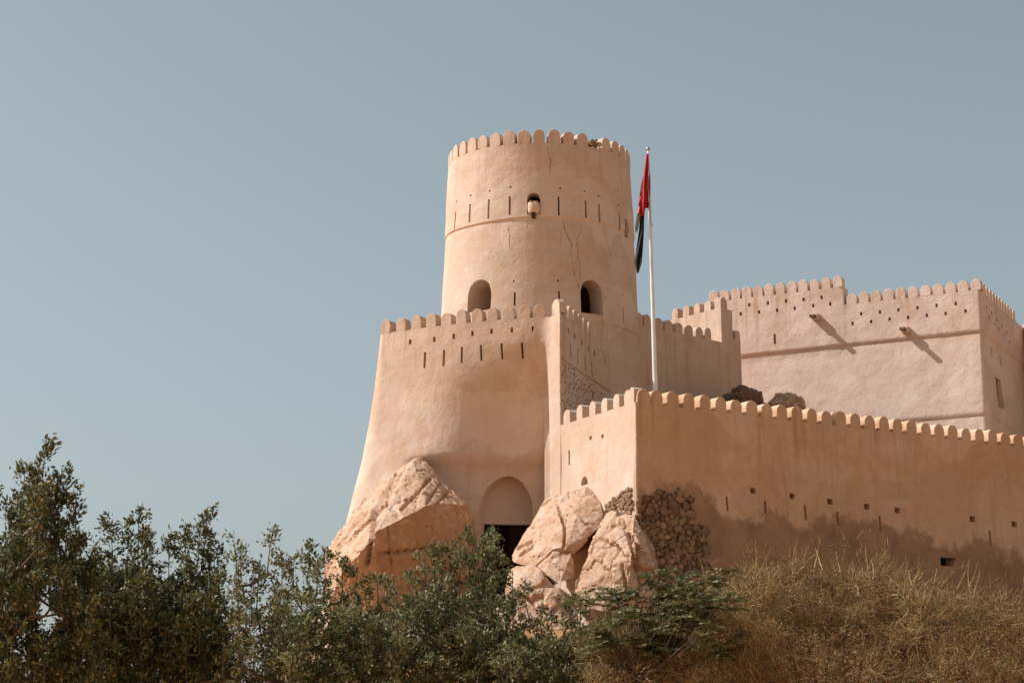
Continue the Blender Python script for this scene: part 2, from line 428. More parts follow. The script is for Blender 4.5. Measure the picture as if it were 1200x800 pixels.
for _k, _z in (('lime_plaster', Z1), ('tower_plaster', at_y(632, 167.5, TY - TR).z), ('keep_plaster', at_y(1147, 339, 113).z), ('curtain_plaster_shade_tint', Z0)):
    for _i, _v in zip((1, 2, 3, 4), (_z - 3.0, _z + .1, 0.0, 1.0)): DRIP[_k].inputs[_i].default_value = _v

# ------------------------------------------------------------------ ground
def sst(a, b, x): x = max(0, min(1, (x - a) / (b - a))); return x * x * (3 - 2 * x)
def ground_h(x, y):
    h = 8.4 * sst(57, 91, y + .25 * abs(x - 6)) * sst(-15, -5, x - .05 * (y - 90)) * (1 - sst(140, 190, y)) * (1 - sst(60, 110, x))
    d = math.hypot(x, y)
    if d < 250: h += .6 * fbm((x, y, 0), .08, 4) * sst(20, 60, y)
    return -1.7 + h
mb = MB()
gx = sorted(set(list(np.linspace(-3000, 3000, 13)) + list(np.linspace(-200, 200, 25)) + list(np.linspace(-40, 70, 111))))
gy = sorted(set([-3000, -1500, -500, -200] + list(np.linspace(-100, 40, 15)) + list(np.linspace(40, 145, 106)) + list(np.linspace(150, 260, 23)) + [400, 800, 1500, 3000]))
idx = [[mb.vert((x, y, ground_h(x, y))) for x in gx] for y in gy]
for j in range(len(gy) - 1):
    for i in range(len(gx) - 1): mb.face((idx[j][i], idx[j][i + 1], idx[j + 1][i + 1], idx[j + 1][i]), True)
tag(mb.build('ground', M['soil']), kind='structure')

# ------------------------------------------------------------------ curtain wall (lit short face + long shaded face)
cw = empty('curtain_wall', (K.x, K.y, 5.0), 'long crenellated plaster curtain wall in shade with a sunlit end face', 'wall')
Wstart = Cc
cpath = Path([(Wstart.x, Wstart.y), (K.x, K.y), (Rfar.x, Rfar.y)], [0, .05, 0]); uK = cpath.near(K)
def c_off(u, v):
    h = Z0 - v
    o = .035 * h + .004 * h * h
    if u < uK: o *= u / uK * .8 + .05
    return o
CS = Surf(cpath, c_off, .035); vr = (5.0, Z0)
cholesW = [px_hole(CS, vr, 692, 513, 2.6, 4.5), px_hole(CS, vr, 706, 511, 2.6, 4.5), px_hole(CS, vr, 667, 536, 1.8, 17),
           px_hole(CS, vr, 684.8, 563, 8, 10, .3, arch=.5, back=True)]
chR = []
for x, y in ((882.6, 574.6), (928.5, 581), (972.7, 587.5), (1016, 593.3), (1051.6, 597.5), (1139.5, 608), (1188.7, 614)):
    chR.append(px_hole(CS, vr, x, y, 6.2, 6.6, .5))
for x, y, h in ((795.5, 578, 14), (852, 590, 17), (897, 593.8, 15.5), (944, 600.5, 17.5), (982, 608, 16.5), (1031.7, 613.3, 17), (1160.5, 630.5, 18)):
    chR.append(px_hole(CS, vr, x, y, 2.6, h, .5))
chR.append(px_hole(CS, vr, 1111, 658, 18, 10, .7))
# where the plaster has come away: an outline measured along the foot of the wall
barepts = [(746, 577), (780, 569), (815, 572), (832, 582), (850, 600), (875, 608), (910, 604), (930, 616), (950, 612), (985, 604), (1015, 616), (1045, 618), (1080, 630),
           (1100, 644), (1122, 640), (1140, 634), (1165, 640), (1190, 650), (1240, 655)]
bu = [CS.inv(x, y, vr) for x, y in barepts]
BU = np.array([b[0] for b in bu]); BV = np.array([b[1] for b in bu])
def c_attr(u, v, p):
    if u < uK + .02: return 0.0
    top = float(np.interp(u, BU, BV)); return max(0.0, min(1.0, .5 + (top - v) * .55))
cuts = []
mb = MB(); face_panel(mb, CS, 0, uK, 4.0, Z0, cholesW, (), .35, .35)
mb.build('end_face', M['plaster'], cw, True)
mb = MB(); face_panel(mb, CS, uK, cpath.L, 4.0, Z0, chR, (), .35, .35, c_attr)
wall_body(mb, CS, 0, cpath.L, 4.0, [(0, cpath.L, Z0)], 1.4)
mb.build('long_face', M['plaster_curtain_shade_tint'], cw, True)
pitch = .0
uR0 = CS.inv(770, 470, vr)[0]; uR1 = CS.inv(916.7, 487.5, vr)[0]; pr = (uR1 - uR0) / 8
us = [uR0 + pr * k for k in range(-1, int((cpath.L - uR0) / pr))]
us[0] = uK + .42
merlons(cw, CS, us[1:], Z0, pr * .73, .68, .58, M['plaster_curtain_shade_tint'], 10)
merlons(cw, CS, [us[0]], Z0, .72, .66, .62, M['plaster_curtain_shade_tint'], 30)
uWs = [CS.inv(x, y, vr)[0] for x, y in ((664, 492), (679, 488), (694, 484), (708, 481), (722, 477), (735, 474))]
merlons(cw, CS, uWs, Z0, .58, .62, .5, M['plaster'], 20)
merlons(cw, CS, [uK - .34], Z0, .46, .66, .5, M['plaster'], 25)
# timber lintel in the low opening
u, v = CS.inv(1111, 653.5, vr); ax, inn = CS.frame(u); p = CS(u, v)
b = MB(); b.box(p + inn * .12, ax, inn, Vector((0, 0, 1)), .42, .1, .05); b.build('lintel', M['dark_wood'], cw)
# rubble patch: individual field stones bedded in mud
stone_vars = []
for k in range(9):
    bm = bmesh.new(); bmesh.ops.create_icosphere(bm, subdivisions=2, radius=1.0)
    rk = random.Random(k); pl = [(Vector((rk.gauss(0, 1), rk.gauss(0, .6), rk.gauss(0, 1))).normalized(), rk.uniform(.62, .92)) for _ in range(9)]
    for vv in bm.verts:                                        # a ball knapped by a few random planes
        q = vv.co.copy()
        for n_, d_ in pl:
            e_ = q.dot(n_) - d_
            if e_ > 0: q -= n_ * e_ * .92
        vv.co = q * (1.08 + .06 * mnoise.noise(q * 3 + Vector((k * 7, 0, 0))))
    me = bpy.data.meshes.new('stone'); bm.to_mesh(me); bm.free(); me.materials.append(M['stone']); stone_vars.append(me)
def inpoly(x, y, P):
    c = False
    for (x0, y0), (x1, y1) in zip(P, P[1:] + P[:1]):
        if (y0 > y) != (y1 > y) and x < (x1 - x0) * (y - y0) / (y1 - y0) + x0: c = not c
    return c
def put_stone(parent, p, ax, inn, sx, sy, sz, rot, rs):
    o = bpy.data.objects.new('stone', rs.choice(stone_vars)); COL.objects.link(o); o.parent = parent
    m = Matrix(((ax.x, inn.x, 0, p.x), (ax.y, inn.y, 0, p.y), (0, 0, 1, p.z), (0, 0, 0, 1))) @ Matrix.Rotation(rot, 4, 'Y') @ Matrix.Diagonal((sx, sy, sz, 1)) @ Matrix.Rotation(rs.uniform(0, 6.28), 4, 'Y')
    o.matrix_parent_inverse = Matrix.Translation(parent.location).inverted(); o.matrix_basis = m; return o
patchR = [(746, 588), (753, 580), (764, 582), (772, 576), (786, 579), (798, 575), (808, 583), (813, 582), (811, 596), (815, 606), (812, 614), (824, 618), (829, 622), (826, 634), (831, 646), (828, 655), (834, 670), (745, 700)]
patchW = [(745, 574), (736, 572), (722, 583), (711, 592), (709, 612), (745, 612)]
rs = random.Random(5)
def fill_stones(S, poly, vr, uu, vv, rmin, rmax, nmax, parent, dep):
    done = []
    tries = 0
    while len(done) < nmax and tries < 9000:
        tries += 1
        f = 1 - tries / 9000
        r = rmin + (rmax - rmin) * (f ** 1.6) * rs.uniform(.55, 1)
        u, v = rs.uniform(*uu), rs.uniform(*vv)
        if any(math.hypot((u - a) * .92, (v - b) * 1.12) < (r + c) * .9 for a, b, c in done): continue
        p = S(u, v); x, y = proj(p)
        if not inpoly(x, y, poly): continue
        done.append((u, v, r)); ax, inn = S.frame(u)
        put_stone(parent, p - inn * (dep + rs.uniform(-.03, .03)), ax, inn, r * rs.uniform(1.0, 1.5), r * .6, r * rs.uniform(.75, 1.05), rs.uniform(-.35, .35), rs)
    return len(done)
uv = [CS.inv(x, y, vr) for x, y in patchR]
n1 = fill_stones(CS, patchR, vr, (min(a for a, b in uv), max(a for a, b in uv)), (min(b for a, b in uv), max(b for a, b in uv)), .045, .22, 290, cw, .02)
uv = [CS.inv(x, y, vr) for x, y in patchW]
n2 = fill_stones(CS, patchW, vr, (min(a for a, b in uv), max(a for a, b in uv)), (min(b for a, b in uv), max(b for a, b in uv)), .05, .14, 70, cw, .05)
mb = MB(); uv = [CS.inv(x, y, vr) for x, y in patchR]; ua, ub = min(a for a, b in uv), max(a for a, b in uv); va, vb_ = min(b for a, b in uv), max(b for a, b in uv)
for a in np.arange(ua, ub, .09):
    for b in np.arange(va, vb_, .09):                            # earth bed between the stones, its dark tone standing for shade in the gaps
        x, y = proj(CS(a, b)); w_ = 3 * mnoise.noise(Vector((a * 3, b * 3, 0)))
        if inpoly(x + w_, y + w_, patchR): mb.quad(CS(a, b, .012), CS(a + .09, b, .012), CS(a + .09, b + .09, .012), CS(a, b + .09, .012), True)
mb.build('earth_bed_gap_shade', M['mortar_gap_shade'], cw)
print('STONES', n1, n2)

# ------------------------------------------------------------------ bastion
ba = empty('bastion', (Fp[3].x, Fp[3].y, 8.0), 'massive flared plaster bastion with rounded battlements under the round tower', 'bastion')
Lc = Fp[0]; back = Lc + azv(10) * 13
bp = [(back.x, back.y), (Lc.x, Lc.y)] + [(p.x, p.y) for p in Fp[1:]] + [(Dw.x, Dw.y), (Cc.x, Cc.y), ((Cc + Sdir * 12).x, (Cc + Sdir * 12).y)]
bpath = Path(bp, [0, .35] + [0] * 6 + [0, .1, 0]); uL = bpath.near(Lc); uD = bpath.near(Dw); uC = bpath.near(Cc)
# smooth the front curve
class SPath(Path):
    def pos(s, u):
        if uL + .6 < u < uD - .6:
            w = min(.5, u - uL - .55, uD - .55 - u)
            return (Path.pos(s, u - w) + Path.pos(s, u) * 2 + Path.pos(s, u + w)) / 4
        return Path.pos(s, u)
bpath.__class__ = SPath
vbl = at_y(520, 532, Dw.y).z
def b_off(u, v):
    h = max(0, Z1 - v)
    fl = .075 * h + .0105 * h * h
    if u < uL: w = 1.0
    elif u < uD: w = 1 - 1.2 * sst(.12, 1.0, (u - uL) / (uD - uL))
    elif u < uC + .05: w = .0
    else: w = .12
    o = fl * w
    if uD <= u < uC + .05: o = c_off(0, min(v, Z0)) * .7 if v < Z0 else 0
    if u < uD:                                          # the foot of the front is cut back above the cave
        q = (u - uL) / (uD - uL)
        o -= .95 * sst(.34, .84, q) * sst(.9, 4.6, h)
        k = sst(.24, .3, q) * (1 - .35 * sst(.55, .95, q)); o -= .55 * k * sst(vbl + .03, vbl - .35, v)
    return o
BS = Surf(bpath, b_off, .05, .45); vrb = (6.0, Z1)
bh = []
for x, y in ((480.6, 400.6), (508.8, 397.6), (531.6, 394), (553.5, 390.7), (576, 388), (599.7, 386.5), (624.3, 385.3)): bh.append(px_hole(BS, vrb, x, y, 3, 6))
for x, y in ((497.7, 422), (520, 419.3), (541, 415.8), (563.7, 413.5), (588, 411.5), (612, 410.5)): bh.append(px_hole(BS, vrb, x, y, 2.5, 19))
for x, y in ((666.2, 387.8), (673.3, 394), (681.7, 401.3), (689.5, 408.6), (696.5, 414.2)): bh.append(px_hole(BS, vrb, x, y, 1.8, 6))
for x, y in ((668.9, 411.3), (677.3, 418.3), (685.9, 426), (693.7, 432.5)): bh.append(px_hole(BS, vrb, x, y, 1.2, 17))
# arched niche: plastered infill above, dark cave below
A0 = BS.inv(560.5, 610, vrb); A1 = BS.inv(624.5, 610, vrb); At = BS.inv(591, 557.5, vrb)
uc, hw = (A0[0] + A1[0]) / 2, abs(A1[0] - A0[0]) / 2; vs_ = BS.inv(592, 598, vrb)[1]; zinf = BS.inv(592, 612, vrb)[1]; zbot = 7.0
def arch_h(u):
    x = min(1, abs(u - uc) / hw); return vs_ + (At[1] - vs_) * (.94 * math.sqrt(max(0, 1 - x ** 2)) + .06 * (1 - x))
bh.append(dict(u0=uc - hw, u1=uc + hw, v0=zbot, v1=At[1], depth=.8, back=False, h=arch_h, n=20))
mb = MB()
uS = BS.inv(698.5, 414, vrb)[0]; zS = Z1 - .95
face_panel(mb, BS, 0, bpath.L, 5.0, Z1, bh, [(uS, bpath.L, zS, Z1)], .3, .3)
wall_body(mb, BS, 0, bpath.L, 5.0, [(0, uL, Z1 - .01), (uL, uC, Z1), (uC, uS, Z1), (uS, bpath.L, zS)], lambda u: 1.3 if u < uD else (.2 if u < uC else (.35 if u < uC + 1.6 else 1.3)), .4, (uc - hw - .5, uc + hw + .5))
mb.build('wall_face', M['plaster'], ba, True)
# infill and cave box
ax, inn = BS.frame(uc); mb = MB()
def cave(u, v, d): p = BS(u, v); return p + inn * d
U = np.linspace(uc - hw - .02, uc + hw + .02, 13); Zs = np.linspace(zinf, At[1] + .05, 9)
for a, b in zip(U, U[1:]):
    for c, d in zip(Zs, Zs[1:]): mb.quad(cave(a, c, .75), cave(b, c, .75), cave(b, d, .75), cave(a, d, .75), False)
    mb.quad(cave(a, zinf, 1.15), cave(b, zinf, 1.15), cave(b, zinf, .75), cave(a, zinf, .75))
mb.build('arch_infill', M['plaster'], ba)
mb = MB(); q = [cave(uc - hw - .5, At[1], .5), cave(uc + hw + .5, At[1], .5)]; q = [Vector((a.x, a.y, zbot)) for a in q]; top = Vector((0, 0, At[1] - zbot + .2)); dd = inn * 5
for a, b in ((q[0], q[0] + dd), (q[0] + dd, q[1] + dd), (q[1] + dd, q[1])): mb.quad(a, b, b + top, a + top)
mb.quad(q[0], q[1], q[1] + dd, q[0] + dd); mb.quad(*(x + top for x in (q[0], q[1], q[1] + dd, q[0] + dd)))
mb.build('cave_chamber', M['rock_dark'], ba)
# rough stone course below the plaster lip on the shaded return wall
u1_, v1_ = BS.inv(659, 418, vrb); u2_, v2_ = BS.inv(715, 462, vrb); zl = (v1_ + v2_) / 2
mb = MB(); LS = Surf(bpath, lambda u, v: b_off(u, v) + .05, .05, .45)
face_panel(mb, LS, uC + .12, bpath.L, zl, zl + .12, (), (), .3, .12)
for a, b in zip(np.linspace(uC + .12, bpath.L, 20), np.linspace(uC + .12, bpath.L, 20)[1:]):
    mb.quad(LS(a, zl), BS(a, zl), BS(b, zl), LS(b, zl)); mb.quad(LS(a, zl + .12), LS(b, zl + .12), BS(b, zl + .16), BS(a, zl + .16))
mb.build('plaster_lip', M['plaster'], ba)
rs = random.Random(17); n = 0; svar = stone_vars
while n < 170:
    x, y = rs.uniform(658, 722), rs.uniform(418, 480)
    if y < 420 + (x - 657) * .79 or y > 486 - (x - 660) * .3: continue
    u, v = BS.inv(x, y, vrb); ax, inn = BS.frame(u); r = rs.uniform(.03, .065)
    put_stone(ba, BS(u, v) + inn * .015, ax, inn, r * 1.4, .04, r, rs.uniform(-.5, .5), rs); n += 1
uF = [BS.inv(420 + x / 3.333, y, vrb)[0] for x, y in ((105, 391), (165, 389), (225, 387), (283, 384.5), (343, 382), (402, 380), (463, 378), (522, 376), (585, 374.5), (648, 373), (706, 372))]
merlons(ba, BS, uF, Z1, .55, .64, .5, M['plaster'], 40)
merlons(ba, BS, [uC - (uC - uD) * .36], Z1, (uC - uD) * .66, .74, .34, M['plaster'], 50)
sp = (uS - uC - .35) / 6.5
merlons(ba, BS, [uC + .42 + sp * .4 + sp * k for k in range(6)], Z1, sp * .8, .66, .5, M['plaster'], 55)
merlons(ba, BS, [uS + .3 + sp * k for k in range(3)], zS, sp * .8, .66, .5, M['plaster'], 58)
merlons(ba, BS, [uL - .7 - .8 * k for k in range(9)], Z1 - .01, .56, .64, .5, M['plaster'], 60)
tp = [BS(u, 0) for u in (0.3, uL + .3, uD - .3, uC + .4, uS)]
mb = MB(); mb.face([mb.vert((q.x, q.y, Z1 - .9)) for q in (back, Lc + Vector((.8, .6, 0)), Dw + Vector((0, .8, 0)), Cc + Sdir * 1.0 + Vector((-.6, .3, 0)), Send + Vector((-.5, 0, 0)), TC + Vector((0, 4, 0)))])
mb.build('terrace', M['plaster'], ba)

# ------------------------------------------------------------------ round tower
tz = lambda py, r=TR: at_y(632, py, TY - r).z
ZT = tz(167.5); ZR1 = tz(254.5, TR + .15)
ZR2 = at_y(700, 385, TY - 3).z
tw = empty('round_tower', (TC.x, TC.y, 16), 'tall round plaster tower with rounded battlements and cracked walls', 'tower')
cp = [(TC.x + 5.0 * math.sin(a), TC.y - 5.0 * math.cos(a)) for a in np.linspace(-math.pi, math.pi, 181)]
class CPath(Path):
    def pos(s, u):
        a = -math.pi + u / 5.0; return Vector((TC.x + 5.0 * math.sin(a), TC.y - 5.0 * math.cos(a)))
    def nrm(s, u, e=0):
        a = -math.pi + u / 5.0; return Vector((math.sin(a), -math.cos(a))), Vector((math.cos(a), math.sin(a)))
tpath = CPath(cp); tpath.L = 10 * math.pi
def t_off(u, v):
    o = (TR - 5.0) + (ZT - v) * .047
    wob = .04 * math.sin(u * .9)
    o += .06 * sst(ZR1 + wob - .03, ZR1 + wob + .01, v) - .06
    o += -.05 * sst(ZR2 + .03, ZR2 - .01, v)
    return o
TS = Surf(tpath, t_off, .035, .5); vrt = (17, ZT)
th = []
for x, y in ((534.9, 236.5), (551.5, 229.2), (573.8, 223.8), (598.3, 219.3), (656.4, 221), (685.4, 224.3), (701.6, 229.5), (724.8, 240.7), (601.9, 329.4), (653.9, 328.7), (729.7, 346.3)):
    th.append(px_hole(TS, vrt, x, y, 2.0 if 545 < x < 710 else 1.2, 2.2, .4))
for x, y, h in ((533.3, 258.5, 20), (550.4, 250, 21), (572.4, 245, 23), (597.2, 241, 21.5), (654.8, 241.4, 22), (686.5, 245.5, 20.5), (702.3, 250, 21), (726.1, 260.5, 22), (603, 350, 16), (655.3, 348, 14), (730.6, 369.7, 18)):
    th.append(px_hole(TS, vrt, x, y, 2.1 if 545 < x < 710 else 1.0, h, .5))
th.append(px_hole(TS, vrt, 625.3, 238.4, 15.5, 25, .8, arch=.5))
th.append(px_hole(TS, vrt, 561.2, 346, 26.8, 36.5, 2.3, arch=.5, back=True))
th.append(px_hole(TS, vrt, 693.7, 348, 25.2, 39, 1.15, arch=.5))
th.append(px_hole(TS, vrt, 734.5, 268, 4.0, 22, .6, arch=.5, back=True))
mb = MB(); face_panel(mb, TS, 0, tpath.L, 14.0, ZT, th, (), .26, .3, None, [z + e for z in (ZR1, ZR2) for e in (-.12, -.08, -.05, -.02, 0, .02, .05, .08)])
# denser rows at the two plaster lips
roof = [mb.vert(TS(tpath.L * k / 80, ZT)) for k in range(80)]; mb.face(roof)
mb.build('wall_face', M['plaster_tower'], tw, True)
NM = 39
u0m = TS.inv(631.5, 170, vrt)[0]
ul = [(u0m + tpath.L * k / NM) % tpath.L for k in range(NM)]
ubad = TS.inv(693.5, 172, vrt)[0]
ubad = min(ul, key=lambda u: abs(u - ubad)); uok = [u for u in ul if u != ubad]
merlons(tw, TS, uok, ZT, tpath.L / NM * .77, .72, .5, M['plaster_tower'], 70)
ax, inn = TS.frame(ubad); p0 = TS(ubad, ZT); rs = random.Random(3)
for k in range(26):                                         # broken merlon: loose core of stones
    x = rs.uniform(-.26, .28); z = rs.uniform(0, .62) * (1 - .5 * max(0, -x / .26)); r = rs.uniform(.06, .12)
    put_stone(tw, p0 + ax * x + inn * rs.uniform(.02, .4) + Vector((0, 0, z + .03)), ax, inn, r, r, r * .8, rs.uniform(-1, 1), rs)
# cracks in the plaster
def crack(parent, S, vr, pts, w, seed):
    w *= .7; rs = random.Random(seed); uvs = [S.inv(x, y, vr) for x, y in pts]; pl = []
    for (a, b), (c, d) in zip(uvs, uvs[1:]):
        for k in range(6):
            q = k / 6; pl.append((a + (c - a) * q + rs.uniform(-.045, .045), b + (d - b) * q))
    mb = MB(); prev = None
    for i, (u, v) in enumerate(pl):
        ww = w * rs.choice((.3, .5, .7, .9, 1.4)) * rs.uniform(.8, 1.2) * (min(i, len(pl) - 1 - i, 4) + .5) / 4.5
        a, b = mb.vert(S(u - ww / 2, v, .006)), mb.vert(S(u + ww / 2, v, .006))
        if prev: mb.face((prev[0], prev[1], b, a), True)
        prev = (a, b)
    mb.build('crack', M['crack'], parent)
def zz(pts): return [(500 + x / 4.444, 200 + y / 4.444) for x, y in pts]
crack(tw, TS, vrt, [(641, 170), (642, 178), (645.5, 190), (644, 200), (646, 206)], .035, 1)
crack(tw, TS, vrt, zz([(715, 255), (716, 300), (740, 350), (757, 400), (752, 440), (765, 500), (770, 560), (790, 600), (788, 625)]), .05, 2)
crack(tw, TS, vrt, zz([(812, 290), (785, 360), (783, 420), (797, 490), (800, 540), (790, 600)]), .035, 3)
crack(tw, TS, vrt, zz([(430, 262), (428, 330), (432, 390), (445, 425)]), .03, 4)
crack(tw, TS, vrt, zz([(695, 300), (697, 380), (700, 425)]), .025, 5)
crack(tw, TS, vrt, zz([(920, 290), (935, 350), (955, 440), (958, 520)]), .025, 6)
crack(tw, TS, vrt, zz([(998, 75), (997, 120), (1000, 175)]), .03, 7)
crack(tw, TS, vrt, zz([(553, 246), (551, 285)]), .03, 8)
crack(tw, TS, vrt, [(706, 370), (707, 385), (703, 400), (706, 415), (710, 430)], .03, 9)
# small rounded masonry box in the upper window
u, v = TS.inv(625.5, 250.5, vrt); ax, inn = TS.frame(u); p = TS(u, v); mb = MB(); rr = []
for j, (z, k) in enumerate(((0, .82), (.1, .95), (.3, 1), (.48, .98), (.56, .9))):
    ring = []
    for i in range(13):
        a = math.pi * i / 12; q = p + ax * (-math.cos(a) * .31 * k) - inn * (math.sin(a) ** .7 * .34 * k - .06) + Vector((0, 0, z))
        ring.append(mb.vert(q))
    rr.append(ring)
for a, b in zip(rr, rr[1:]):
    for i in range(12): mb.face((a[i], a[i + 1], b[i + 1], b[i]), True)
mb.face(rr[0][::-1]); mb.face(rr[-1])
bx = mb.build('window_box', M['plaster_tower'], tw)
mb = MB(); mb.box(p - inn * .1 - Vector((0, 0, .12)), ax, inn, Vector((0, 0, 1)), .09, .16, .13); mb.build('bracket', M['dark_wood'], bx)
rs = random.Random(8)
for k in range(9): put_stone(tw, p + ax * rs.uniform(-.2, .2) - inn * rs.uniform(0, .2) + Vector((0, 0, .58)), ax, inn, .07, .07, .05, rs.uniform(-1, 1), rs)

# ------------------------------------------------------------------ rear wall with stepped end block
B0 = at_y(749, 380.5, TY + 1.5); ZB = B0.z; B1 = at_z(833, 398, ZB); Bd = (B1 - B0).normalized()
def on_line(P, d, px, py):                                   # point on the plan line whose column is px
    s = 0.0
    for _ in range(30):
        x = proj(P + d * s)[0]; g = (proj(P + d * (s + .01))[0] - x) / .01; s += max(-3, min(3, (px - x) / g))
    return s
Bs = B0 - Bd * 3.0; Bend = B0 + Bd * on_line(B0, Bd, 871, 0)
rw = empty('rear_wall', (B1.x, B1.y, 10), 'shaded crenellated wall behind the flagpole ending in a taller stepped block', 'wall')
rpath = Path([(Bs.x, Bs.y), (Bend.x, Bend.y), ((Bend + azv(-20) * 3).x, (Bend + azv(-20) * 3).y)], [0, .5, 0])
RS = Surf(rpath, lambda u, v: .02 * (ZB - v), .035)
uJ = rpath.near(B0 + Bd * on_line(B0, Bd, 846, 0)); uJ2 = rpath.near(B0 + Bd * on_line(B0, Bd, 859, 0)); uE = rpath.near(Bend)
Jp = RS(uJ, ZB); ZJ = at_y(846, 360.5, Jp.y).z; ZE = at_y(866, 399, Bend.y).z
mb = MB()
face_panel(mb, RS, 0, rpath.L, 8, ZJ, (), [(0, uJ, ZB, ZJ), (uJ2, rpath.L, ZE, ZJ)], .4, .4)
wall_body(mb, RS, 0, rpath.L, 8, [(0, uJ, ZB), (uJ, uJ2, ZJ), (uJ2, rpath.L, ZE)], .9)
mb.build('wall_face', M['plaster'], rw, True)
uB = [RS.inv(x, y, (10, ZB))[0] for x, y in ((749.5, 381), (759, 383), (772.8, 386), (784, 388), (796, 390.5), (808.4, 393), (820, 395.5), (830, 397.5))]
merlons(rw, RS, uB, ZB, .56, .62, .5, M['plaster'], 80)
merlons(rw, RS, [uJ + .24], ZJ, .42, .62, .5, M['plaster'], 85)
merlons(rw, RS, [uE - .35], ZE, .42, .5, .45, M['plaster'], 87)
Jl = at_z(786, 375, ZJ); jd = (Jp - Jl); jd.z = 0; jd.normalize()
J1 = Jp - jd * .06 + Vector((.02, 0, 0)); jpath = Path([(Jl.x, Jl.y), (J1.x, J1.y)])
JS = Surf(jpath, lambda u, v: 0, .02)
mb = MB(); face_panel(mb, JS, 0, jpath.L, ZB - 2, ZJ, (), (), .4, .4); wall_body(mb, JS, 0, jpath.L, ZB - 2, [(0, jpath.L, ZJ)], .5)
mb.build('sunlit_parapet', M['plaster'], rw, True)
uJm = [JS.inv(x, y, (ZB, ZJ))[0] for x, y in ((791, 373), (803.7, 370), (816.5, 367), (829, 364), (841, 361.5))]
merlons(rw, JS, uJm, ZJ, .5, .62, .5, M['plaster'], 90)

# ------------------------------------------------------------------ keep
Q = at_y(1147.5, 339.2, 113.0); ZK = Q.z; Kl = at_z(991, 357, ZK); kd = (Kl - Q).normalized()
print('keep az', math.degrees(math.atan2(kd.x, kd.y)))
kst = Q + kd * on_line(Q, kd, 829, 0); kside = azv(math.degrees(math.atan2(kd.x, kd.y)) + 87)
kp = empty('keep', (Q.x, Q.y, 12), 'large square keep with sunlit front, two spouts and rounded battlements', 'building')
kback = Q + kside * 20; kpre = kst + kside * 15
kpath = Path([(kpre.x, kpre.y), (kst.x, kst.y), (Q.x, Q.y), (kback.x, kback.y)], [0, .15, .12, 0]); uQ = kpath.near(Q); uK0 = kpath.near(kst)
s_up = at_y(1151, 388, Q.y).z; s_lo = at_y(1160, 484.5, Q.y - .4).z
uStep = kpath.near(Q + kd * on_line(Q, kd, 989, 0)); ZK2 = at_y(988, 336, kpath.pos(uStep).y).z
def k_off(u, v):
    h = max(0, s_up - v); o = .06 * h
    o += .07 * sst(s_up - .02, s_up + .02, v) - .07
    o -= .06 * sst(s_lo + .02, s_lo - .02, v)
    if u < uStep: o += .05 * sst(s_up - .3, s_up + .0, v)
    return o
KS = Surf(kpath, k_off, .035, .5); vrk = (12, ZK2)
kh = []
for x, y in ((878, 357), (899.7, 355), (921, 352.5), (941.7, 350.8), (962.7, 348.3), (867.9, 367.5), (889.5, 365.5), (910.6, 363.4), (931.2, 361), (952.9, 358), (972.9, 356),
             (1009, 367.5), (1031, 365.5), (1052.7, 363), (1075, 360.6), (1097.5, 357.8), (1119.9, 355.7), (999, 379), (1020.8, 376.7), (1042.5, 373.9), (1064, 371.8), (1086, 369.3), (1108, 367.2), (1131.4, 364.4)):
    kh.append(px_hole(KS, vrk, x, y, 2.8, 4.2, .45))
kh.append(px_hole(KS, vrk, 907.8, 397, 2.6, 12, .5))
for x, y in ((1156, 360), (1162, 367), (1168, 375), (1174, 382), (1180, 390), (1159, 372), (1165, 379), (1171, 386), (1177, 393), (1183, 401)): kh.append(px_hole(KS, vrk, x, y, 1.2, 4.2, .4))
kh.append(px_hole(KS, vrk, 1162, 413, 1.3, 11, .4)); kh.append(px_hole(KS, vrk, 1172.5, 424, 1.3, 11, .4))
wnd = px_hole(KS, vrk, 1171.5, 461, 6.5, 32, .5); kh.append(wnd)
mb = MB(); face_panel(mb, KS, 0, kpath.L, 9, ZK2, kh, [(uStep, kpath.L, ZK, ZK2)], .4, .35, None, [s_up - .03, s_up + .03, s_lo - .03, s_lo + .03])
wall_body(mb, KS, 0, kpath.L, 9, [(0, uStep, ZK2), (uStep, uQ, ZK), (uQ, kpath.L, ZK)], .7)
mb.build('wall_face', M['plaster_keep'], kp, True)
uk1 = KS.inv(862, 346.5, vrk)[0]; uk2 = KS.inv(968, 337, vrk)[0]; pk = (uk2 - uk1) / 8
lefts = [uk1 + pk * k for k in range(-3, 10)]; lefts = [u for u in lefts if uK0 + .2 < u < uStep - .25]
merlons(kp, KS, lefts, ZK2, pk * .82, .66, .5, M['plaster_keep'], 100)
uk1 = KS.inv(998, 356, vrk)[0]; uk2 = KS.inv(1129, 341.5, vrk)[0]; pk2 = (uk2 - uk1) / 9
merlons(kp, KS, [uk1 + pk2 * k for k in range(11)], ZK, pk2 * .8, .62, .5, M['plaster_keep'], 105)
merlons(kp, KS, [uQ + .55 + .72 * k for k in range(12)], ZK, .56, .62, .5, M['plaster_keep'], 110)
mb = MB(); mb.face([mb.vert((q.x, q.y, ZK - .9)) for q in (kst + kside * .4, Q + kside * .4 + kd * .4, kback, kpre)]); mb.build('roof', M['plaster_keep'], kp)
for x, y in ((957, 372), (1062, 387)):                       # spouts: plastered sleeve, thin wooden channel
    u, v = KS.inv(x, y, vrk); ax, inn = KS.frame(u); p = KS(u, v); up = Vector((0, 0, 1)); o_ = (-inn - up * .06).normalized()
    mb = MB(); mb.box(p + o_ * .18, ax, o_, up, .19, .24, .17); sl = mb.build('spout', M['plaster_keep'], kp)
    mb = MB()
    mb.box(p + o_ * .52 - up * .05, ax, o_, up, .10, .30, .025)
    for s in (-1, 1): mb.box(p + o_ * .52 + ax * (.10 * s) + up * .0, ax, o_, up, .025, .298, .08)
    mb.build('spout_channel', M['wood'], sl)
